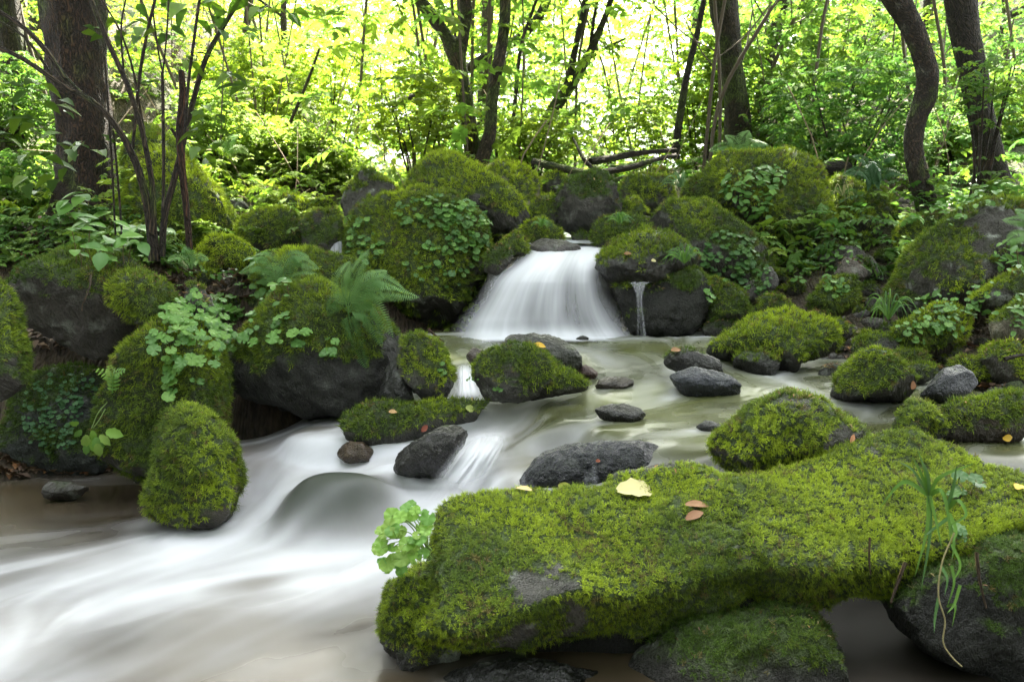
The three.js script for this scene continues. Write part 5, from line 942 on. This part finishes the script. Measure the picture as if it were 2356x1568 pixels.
leafyPlant('creeping_plant', 'carpet of little shiny leaves over the crown of the great boulder beside the waterfall', 'plant', [[1075, 520, 60, 55, 120], [990, 490, 80, 40, 90], [1020, 600, 90, 60, 50], [840, 560, 40, 60, 36]], 15, RL, [...pale, ...deep], { lift: .5 });
leafyPlant('creeping_plant', 'dark creeping leaves on the lower side of the sloping grey boulder', 'plant', [[1680, 590, 60, 60, 110], [1730, 640, 45, 40, 60]], 13, RL, deep, { lift: .5 });
leafyPlant('climbing_plant', 'mixed leafy plants climbing over the long mossy mound', 'plant', [[2185, 730, 80, 50, 90], [2250, 700, 40, 40, 40], [2120, 770, 60, 26, 30]], 15, [...OV, ...RL], [...fresh, ...pale], { lift: .8, rise: .05, stems: 5 });
leafyPlant('round_leaved_plant', 'patch of small round leaves in the shade left of the triangular rock', 'plant', [[1840, 620, 50, 40, 70]], 17, RL, fresh, { lift: .6, rise: .03 });
leafyPlant('creeping_plant', 'blue-green little leaves sprinkled over the dark rock under the tilted slab', 'plant', [[120, 950, 70, 90, 150], [180, 900, 50, 40, 40]], 12, RL, teal, { lift: .3 });
leafyPlant('leafy_shrub', 'small shrub with pointed leaves growing down the front of the huge boulder', 'shrub', [[1740, 455, 42, 50, 130], [1690, 435, 30, 25, 34], [1765, 420, 35, 20, 34]], 14.5, OV, [...fresh, ...pale], { lift: 1.2, rise: .05, stems: 4 });
leafyPlant('leafy_shrub', 'shrub with whorls of pointed leaves before the lichen boulder at the edge', 'shrub', [[2320, 610, 40, 40, 50], [2340, 570, 20, 20, 16]], 22, LL, pale, { lift: 1, rise: .05, stems: 4 });
leafyPlant('broad_leaved_plant', 'broad soft leaves hanging over the top of the tilted slab', 'plant', [[250, 590, 90, 40, 46], [330, 590, 50, 30, 20], [180, 560, 50, 24, 16]], 38, OV, pale, { lift: .7, rise: .10, stems: 3 });
leafyPlant('broad_leaved_plant', 'low leafy seedlings on the brown bank beside the small bright dome', 'plant', [[560, 640, 90, 26, 50], [620, 680, 60, 26, 24], [430, 620, 50, 24, 20]], 19, OV, [...fresh, ...pale], { lift: .6, rise: .07, stems: 4, maxD: 6 });
leafyPlant('leafy_shrub', 'leafy seedlings at the foot of the curved trunk', 'shrub', [[2170, 500, 50, 26, 40], [2250, 470, 60, 26, 50]], 13, OV, [...fresh, ...pale], { lift: .8, rise: .08 });
leafyPlant('leafy_shrub', 'plants between the dark rock and the channel above the upright block', 'shrub', [[1930, 575, 50, 40, 50], [1910, 640, 30, 26, 24]], 13, OV, fresh, { lift: .8, rise: .06, stems: 5 });
leafyPlant('leafy_shrub', 'green plants at the edge beside the rounded thin-mossed boulder', 'shrub', [[2335, 740, 26, 30, 22], [2345, 690, 20, 16, 8]], 18, SE, fresh, { lift: .8, rise: .03 });
leafyPlant('round_leaved_plant', 'few round leaves among the hanging grass on the great flat boulder', 'plant', [[2195, 1130, 16, 26, 4], [2240, 1120, 20, 16, 3], [2205, 1240, 14, 20, 3]], 32, RL, deep, { lift: .8 });
leafyPlant('round_leaved_plant', 'tiny leaves on the boulder between the chute and the hollow', 'plant', [[1015, 845, 12, 16, 5], [1095, 870, 10, 10, 3], [1150, 890, 14, 10, 3]], 13, RL, fresh, { lift: .5 });
leafyPlant('round_leaved_plant', 'few small leaves on the upright block near the back shore', 'plant', [[1925, 665, 30, 20, 20], [1630, 680, 14, 16, 8]], 13, RL, pale, { lift: .5 });
// ferns: fronds through given points
function frondGeo(pts, W, n) {
  const cur = new THREE.CatmullRomCurve3(pts), b = new MB(), up = V(0, 1, 0), L = cur.getLength();
  for (let k = 0; k < n; k++) {
    const t = .10 + .9 * k / n, p = cur.getPoint(t), tg = cur.getTangent(t), s = tg.clone().cross(V(0, .7, .7)).normalize(), nn = s.clone().cross(tg).normalize();
    const w = W * Math.pow(Math.sin(Math.PI * Math.min(1, .16 + t * .86)), .75) + .003;
    for (const e of [-1, 1]) { const d = s.clone().multiplyScalar(e).addScaledVector(tg, .38).normalize(); leafInto(b, p, d, nn, w, L / n * .62, .12, .22); }
  }
  for (let k = 0; k < 10; k++) { const p = cur.getPoint(k / 10), q = cur.getPoint((k + 1) / 10), r = .0028 * (1 - k / 11); const a = b.vert(p.x - r, p.y, p.z), c = b.vert(p.x + r, p.y, p.z), d = b.vert(q.x + r, q.y, q.z), e = b.vert(q.x - r, q.y, q.z), f = b.vert(p.x, p.y - r, p.z + r), g = b.vert(q.x, q.y - r, q.z + r); b.quad(a, c, d, e); b.quad(a, f, g, e); }
  return b.build();
}
function fern(label, D, fronds, w, mats, n = 22) {
  const b0 = at(fronds[0][0][0], fronds[0][0][1], D), g = thing('fern', label, 'fern', b0), R = rng(fronds[0][0][0]);
  fronds.forEach((f, i) => { const d1 = (R() - .6) * .22; const pts = f.map(([u, v, dd], k) => at(u, v, D + (dd ?? d1 * k / (f.length - 1))).sub(b0)); part(g, 'frond', frondGeo(pts, w * MPP(D), n), mats[i % mats.length]); });
  return g;
}
const fernM = [leafMat(.14, .28, .07, .5, .4), leafMat(.17, .32, .09, .5, .4), leafMat(.11, .24, .06, .5, .4)];
const fb = hit(800, 715);
fern('big pale green fern arching from the overhanging boulder by the waterfall', fb ? -fb.p.z - .03 : 3.6, [[[800, 712], [812, 640], [850, 572]], [[800, 712], [842, 645], [892, 622]], [[802, 714], [862, 642], [933, 668]], [[802, 714], [880, 672], [966, 684]], [[803, 716], [850, 694], [906, 778]], [[800, 716], [814, 772], [846, 852]], [[798, 714], [772, 690], [752, 728]], [[800, 712], [785, 645], [806, 600]], [[802, 716], [842, 720], [880, 800]], [[802, 714], [848, 665], [884, 690]]], 30, fernM, 34);
fern('soft fern spreading over the bank behind the bare brown soil', 4.25, [[[640, 655], [600, 610], [548, 628]], [[640, 655], [680, 600], [735, 618]], [[642, 655], [668, 590], [712, 592]], [[640, 655], [612, 592], [580, 590]], [[640, 655], [700, 635], [745, 655]]], 26, fernM, 30);
fern('fern hanging in at the picture edge above the lichen boulder', 4.2, [[[2400, 560], [2360, 510], [2306, 506]], [[2400, 560], [2352, 540], [2316, 556]], [[2400, 560], [2370, 500], [2335, 482]]], 24, fernM, 30);
fern('dark fern in the shade under the leafy green bush', 5.9, [[[2010, 425], [1980, 392], [1938, 402]], [[2010, 425], [1990, 368], [1962, 360]], [[2010, 425], [2030, 368], [2062, 356]], [[2010, 425], [2045, 395], [2078, 402]], [[2010, 425], [2010, 390], [2016, 430, 5.7]]], 18, [leafMat(.04, .115, .035, .5, .4)], 26);
fern('pale fern on top of the huge boulder before the mossy trunk', 6.5, [[[1705, 378], [1670, 335], [1630, 348]], [[1705, 378], [1690, 325], [1668, 312]], [[1705, 378], [1730, 330], [1768, 332]], [[1705, 378], [1750, 355], [1800, 372]], [[1705, 378], [1712, 318], [1724, 300]]], 20, fernM, 26);
fern('little fern in the moss at the near edge of the small bright dome', 4.3, [[[440, 620], [410, 590], [385, 600]], [[440, 620], [455, 590], [480, 598]], [[440, 620], [430, 582], [420, 570]]], 16, fernM, 22);
fern('single divided leaf sticking out beside the tall mossy pillar', 3.3, [[[258, 905], [256, 868], [216, 848]], [[258, 905], [262, 862], [290, 850]], [[258, 905], [258, 864], [250, 838]]], 18, lime, 9);
fern('ferns growing on the slope beyond the small bare stones', 7, [[[520, 360], [500, 330], [470, 345]], [[520, 360], [530, 322], [548, 312]], [[520, 360], [545, 340], [572, 352]]], 18, lime, 20);
// grasses
function blade(pts, w) {
  const cur = new THREE.CatmullRomCurve3(pts), b = new MB(), n = 12; let pl, pr;
  for (let k = 0; k <= n; k++) { const t = k / n, p = cur.getPoint(t), tg = cur.getTangent(t), s = tg.clone().cross(V(.2, .5, 1)).normalize().multiplyScalar(w * (1 - .92 * t * t) * .5), m = b.vert(p.x, p.y - w * .15, p.z), l = b.vert(p.x - s.x, p.y - s.y, p.z - s.z), r = b.vert(p.x + s.x, p.y + s.y, p.z + s.z); if (k) { b.quad(pl[0], l, m, pl[1]); b.quad(pl[1], m, r, pl[2]); } pl = [l, m, r]; }
  return b.build();
}
const grassM = [leafMat(.10, .22, .03, .45, .35), leafMat(.13, .27, .04, .45, .35), leafMat(.08, .18, .05, .45, .35)];
{
  const D = 1.86, b0 = at(2138, 1138, D), g = thing('grass_tuft', 'tuft of long grass hanging over the front of the great flat boulder', 'grass', b0);
  const bl = [[[2138, 1138], [2120, 1090], [2100, 1050]], [[2138, 1138], [2128, 1080], [2112, 1035]], [[2140, 1138], [2135, 1090], [2118, 1052]], [[2136, 1138], [2080, 1108], [2024, 1168]], [[2138, 1140], [2134, 1215], [2106, 1325]], [[2140, 1140], [2140, 1230], [2120, 1358]], [[2142, 1136], [2166, 1128], [2184, 1195], [2187, 1248]], [[2142, 1138], [2160, 1100], [2240, 1066]], [[2180, 1172], [2196, 1110], [2202, 1066]], [[2182, 1170], [2205, 1150], [2224, 1182], [2186, 1208]], [[2184, 1180], [2200, 1220], [2192, 1250]], [[2184, 1190], [2150, 1215], [2128, 1232]], [[2186, 1200], [2196, 1250], [2190, 1290]], [[2190, 1250], [2210, 1300], [2194, 1336]], [[2165, 1300], [2180, 1330], [2174, 1370]], [[2190, 1300], [2196, 1340], [2180, 1395]], [[2210, 1345], [2196, 1390], [2180, 1410]], [[2160, 1375], [2152, 1420], [2150, 1455]], [[2180, 1395], [2198, 1390], [2192, 1440]], [[2140, 1138], [2155, 1200], [2168, 1262]], [[2136, 1136], [2100, 1080], [2070, 1062]]];
  bl.forEach((p, k) => part(g, 'blade', blade(p.map(([u, v], i) => at(u, v, D - .02 * i).sub(b0)), 0.0120 * (k > 10 ? .7 : 1)), grassM[k % 3]));
  part(g, 'runner', new THREE.TubeGeometry(new THREE.CatmullRomCurve3([[2196, 1225], [2168, 1295], [2160, 1372], [2175, 1428], [2171, 1478], [2190, 1510], [2214, 1533]].map(([u, v]) => at(u, v, D - .03).sub(b0))), 40, .0018, 5), leafMat(.30, .26, .13, .6, 0));
}
function tuft(label, u, v, D, n, len, spread, mats, droop = .5) {
  const b0 = at(u, v, D), g = thing('grass_tuft', label, 'grass', b0), R = rng(u + v);
  for (let k = 0; k < n; k++) { const a = (R() - .5) * 2 * spread, l = len * (.6 + R() * .6), q = (R() - .5) * .16; part(g, 'blade', blade([V(0, 0, 0), at(u + Math.sin(a) * l * .5, v - Math.cos(a) * l * .55, D + q * .5).sub(b0), at(u + Math.sin(a) * l, v - Math.cos(a) * l * (1 - droop * (.6 + R())), D + q).sub(b0)], .006 * (1 + D * .06)), mats[k % mats.length]); }
}
tuft('grassy tuft on the flat side of the wide dark rock under the trunk', 1566, 430, 6.3, 34, 62, 1.3, [leafMat(.13, .24, .09, .5, .3)], .85);
tuft('bright grass tuft on the shoulder of the sloping boulder by the fall', 1575, 605, 4.75, 30, 70, 1.1, grassM, .7);
tuft('short grass on the mossy rock above the waterfall', 1425, 512, 5.25, 26, 40, 1.2, grassM, .8);
tuft('grass on the mossy hump at the brink of the waterfall', 1245, 520, 5.3, 24, 34, 1.2, grassM, .9);
tuft('long strap-like grass at the foot of the lichen boulder', 2045, 735, 4.0, 26, 110, .8, grassM, .75);
tuft('pale dry grass on the wide boulder under the curved trunk', 1940, 450, 6.0, 20, 50, 1.2, [leafMat(.36, .34, .16, .6, .2), grassM[0]], 1.1);
{ // herb with drooping leaves at the water
  const D = 3.25, b0 = at(236, 930, D), g = thing('herb', 'pale green herb drooping beside the tall mossy pillar above the water', 'plant', b0);
  const tube = p => new THREE.TubeGeometry(new THREE.CatmullRomCurve3(p.map(([u, v]) => at(u, v, D).sub(b0))), 10, .0022, 5);
  part(g, 'stem', mergeGeometries([tube([[246, 925], [225, 950], [210, 985]]), tube([[242, 940], [228, 965], [214, 984]])]), leafMat(.16, .24, .07, .6, 0));
  [[186, 980, 200, 26], [192, 998, 230, 28], [204, 1010, 260, 34], [212, 1020, 285, 34], [224, 1016, 290, 40], [236, 1010, 310, 34], [250, 1002, 345, 40], [204, 1030, 265, 30], [228, 1030, 280, 34], [218, 1000, 275, 30]].forEach(([u, v, deg, s], k) => {
    const m = part(g, 'leaf', SE[k % 2], lime[k % 3]); m.position.copy(at(u - 6, v - 10, D - .01 * (k % 3)).sub(b0)); m.scale.setScalar(s * MPP(D)); m.rotation.set(1.1, 0, -(360 - deg) * Math.PI / 180, 'ZXY');
  });
}
// fallen leaves one can tell apart
function fallen(label, u, v, len, deg, geo, mat, name = 'fallen_leaf') {
  const h = hit(u, v); if (!h) return;
  const m = sh(new THREE.Mesh(geo, mat)); m.name = numbered(name); const s = len * MPP(-h.p.z), a = deg * Math.PI / 180, n = h.n.clone().add(V(0, .5, .15)).normalize();
  m.quaternion.setFromUnitVectors(V(0, 1, 0), n).multiply(new THREE.Quaternion().setFromAxisAngle(V(0, 1, 0), a)); m.scale.setScalar(s); m.position.copy(h.p).addScaledVector(n, .016).addScaledVector(V(1, 0, 0).applyQuaternion(m.quaternion), -s * .5); scene.add(m); tag(m, label, 'leaf');
}
const dry = [leafMat(.55, .50, .24, .6, .2), leafMat(.28, .15, .07, .6, .2), leafMat(.60, .38, .04, .6, .2), leafMat(.28, .13, .06, .7, .1)];
fallen('large pale yellow leaf lying on the great flat boulder', 1468, 1132, 105, 12, SE[1], dry[0]);
fallen('curled cream leaf with a long stalk at the back edge of the great flat boulder', 1203, 1132, 40, 160, LL[0], leafMat(.62, .46, .22, .6, .2));
fallen('small yellow-green leaf between the cream leaf and the large pale leaf', 1298, 1118, 34, 5, LL[1], leafMat(.5, .5, .12, .6, .2));
fallen('upper of the dry orange leaves on the great flat boulder', 1605, 1168, 66, 14, LL[2], dry[1]);
fallen('lower of the dry orange leaves on the great flat boulder', 1598, 1190, 56, 30, LL[0], leafMat(.24, .12, .06, .6, .2));
fallen('yellow leaf on the crown of the domed mossy rock', 1243, 800, 30, -20, OV[0], dry[2]);
fallen('orange leaf on the speckled wet stone in the pool', 1556, 810, 24, 10, OV[1], dry[1]);
fallen('green leaf lying on the end of the log-like rock', 1078, 941, 28, 20, SE[0], leafMat(.40, .46, .14, .5, .2));
fallen('red-brown leaf stuck on the side of the log-like rock', 975, 985, 22, 60, OV[0], leafMat(.18, .05, .03, .6, 0));
fallen('brown leaf on the moss of the log-like rock', 905, 952, 20, 5, OV[0], leafMat(.36, .22, .10, .6, 0));
fallen('orange speck of leaf on the wet speckled boulder beside the waterfall', 1445, 587, 18, 10, OV[0], dry[1]);
fallen('pale leaf on the side of the wet speckled boulder beside the waterfall', 1503, 603, 14, 30, OV[1], dry[0]);
fallen('curled rusty leaf on the grey back of the boulder in front of the pool', 1958, 1010, 26, 60, LL[0], dry[3]);
fallen('yellow leaf in the litter beside the dark mossy rock', 2314, 1006, 28, 10, OV[0], dry[2]);
fallen('orange leaf at the cut-off end of the great flat boulder', 2344, 1128, 34, 40, OV[1], dry[2]);
fallen('dark red leaf on the bluish wet rock', 1372, 1062, 14, 30, OV[0], leafMat(.20, .06, .03, .6, 0));
fallen('orange leaf wedged beside the blue-grey wet rock', 2095, 885, 24, 70, OV[1], dry[3]);
// twigs, roots and fallen branches
function stick(name, label, category, pts, w, col, o = {}) {
  const P = pts.map(([u, v, D]) => at(u, v, D)), b0 = P[0].clone(), g = limbGeo(P.map(p => p.clone().sub(b0)), [w, w * .85, w * .5], { seed: pts[0][0], nr: o.nr || 8, step: .05, bump: .14, moss: o.moss ?? 0, col, lichen: o.lichen ?? .2 });
  const m = sh(new THREE.Mesh(g, M.bark)); m.name = numbered(name); m.position.copy(b0); scene.add(m); tag(m, label, category);
}
const BR = [.07, .055, .042];
stick('fallen_branch', 'mossy fallen branch lying low above the dark brown boulder', 'branch', [[1225, 372, 7.1], [1295, 387, 7], [1352, 400, 6.9], [1420, 414, 6.8]], .035, BR, { moss: .6 });
stick('fallen_branch', 'upper of the dark fallen branches under the thin dark stem', 'branch', [[1358, 372, 7.6], [1408, 364, 7.7], [1470, 352, 7.9], [1556, 345, 8.1]], .034, BR, { moss: .2 });
stick('fallen_branch', 'lower of the dark fallen branches under the thin dark stem', 'branch', [[1372, 398, 7.1], [1452, 384, 7.3], [1502, 368, 7.5], [1556, 356, 7.8]], .028, BR, { moss: .3 });
stick('fallen_branch', 'crooked dead branch standing up from the fallen branches', 'branch', [[1370, 394, 7.2], [1345, 368, 7.2], [1330, 340, 7.3], [1318, 316, 7.4]], .02, BR, { moss: .4 });
stick('fallen_branch', 'mossy root-like branch joining the fallen branches by the wide rock', 'branch', [[1420, 414, 6.7], [1400, 420, 6.6], [1440, 404, 6.7]], .02, BR, { moss: .6 });
stick('fallen_log', 'short dark rotting log in the shade under the leafy bush', 'log', [[1878, 392, 7], [1915, 386, 7], [1955, 382, 7.1]], .07, [.05, .038, .03]);
stick('twig', 'thin brown twig beside the boulder between the chute and the hollow', 'twig', [[986, 757, 3.85], [1000, 770, 3.8], [1022, 788, 3.78]], .006, [.22, .10, .05]);
stick('dry_stalk', 'dry stalk hanging slantwise from the great flat boulder', 'stalk', [[2084, 1292, 1.84], [2066, 1340, 1.83], [2050, 1386, 1.83]], .0045, [.36, .27, .18]);
stick('dry_stalk', 'dry stalk hanging in front of the black rock beside the grass', 'stalk', [[2248, 1270, 1.84], [2254, 1330, 1.83], [2270, 1398, 1.83]], .0045, [.36, .27, .18]);
stick('dry_stalk', 'short pale stalk hanging over the front of the great flat boulder', 'stalk', [[2002, 1236, 1.87], [2000, 1285, 1.86], [2004, 1322, 1.86]], .003, [.40, .32, .18]);
stick('twig', 'pale root hanging down over the tilted slab', 'root', [[208, 632, 3.5], [205, 665, 3.45], [190, 695, 3.44], [188, 715, 3.45]], .004, [.36, .30, .24]);
stick('twig', 'curved twig in the water behind the boulder with the grey back', 'twig', [[1960, 975, 2.75], [1990, 990, 2.74], [2000, 1008, 2.74]], .004, [.22, .16, .11]);
stick('twig', 'twisted brown root by the upright block near the back shore', 'root', [[1868, 640, 4.9], [1862, 655, 4.9], [1880, 668, 4.88], [1890, 660, 4.9]], .008, [.18, .10, .06]);
stick('twig', 'fallen twig at the far edge by the tall grey and mossy rock', 'twig', [[2312, 826, 3.5], [2340, 818, 3.5], [2380, 814, 3.5]], .01, [.10, .08, .06]);
renderer.render(scene, camera);
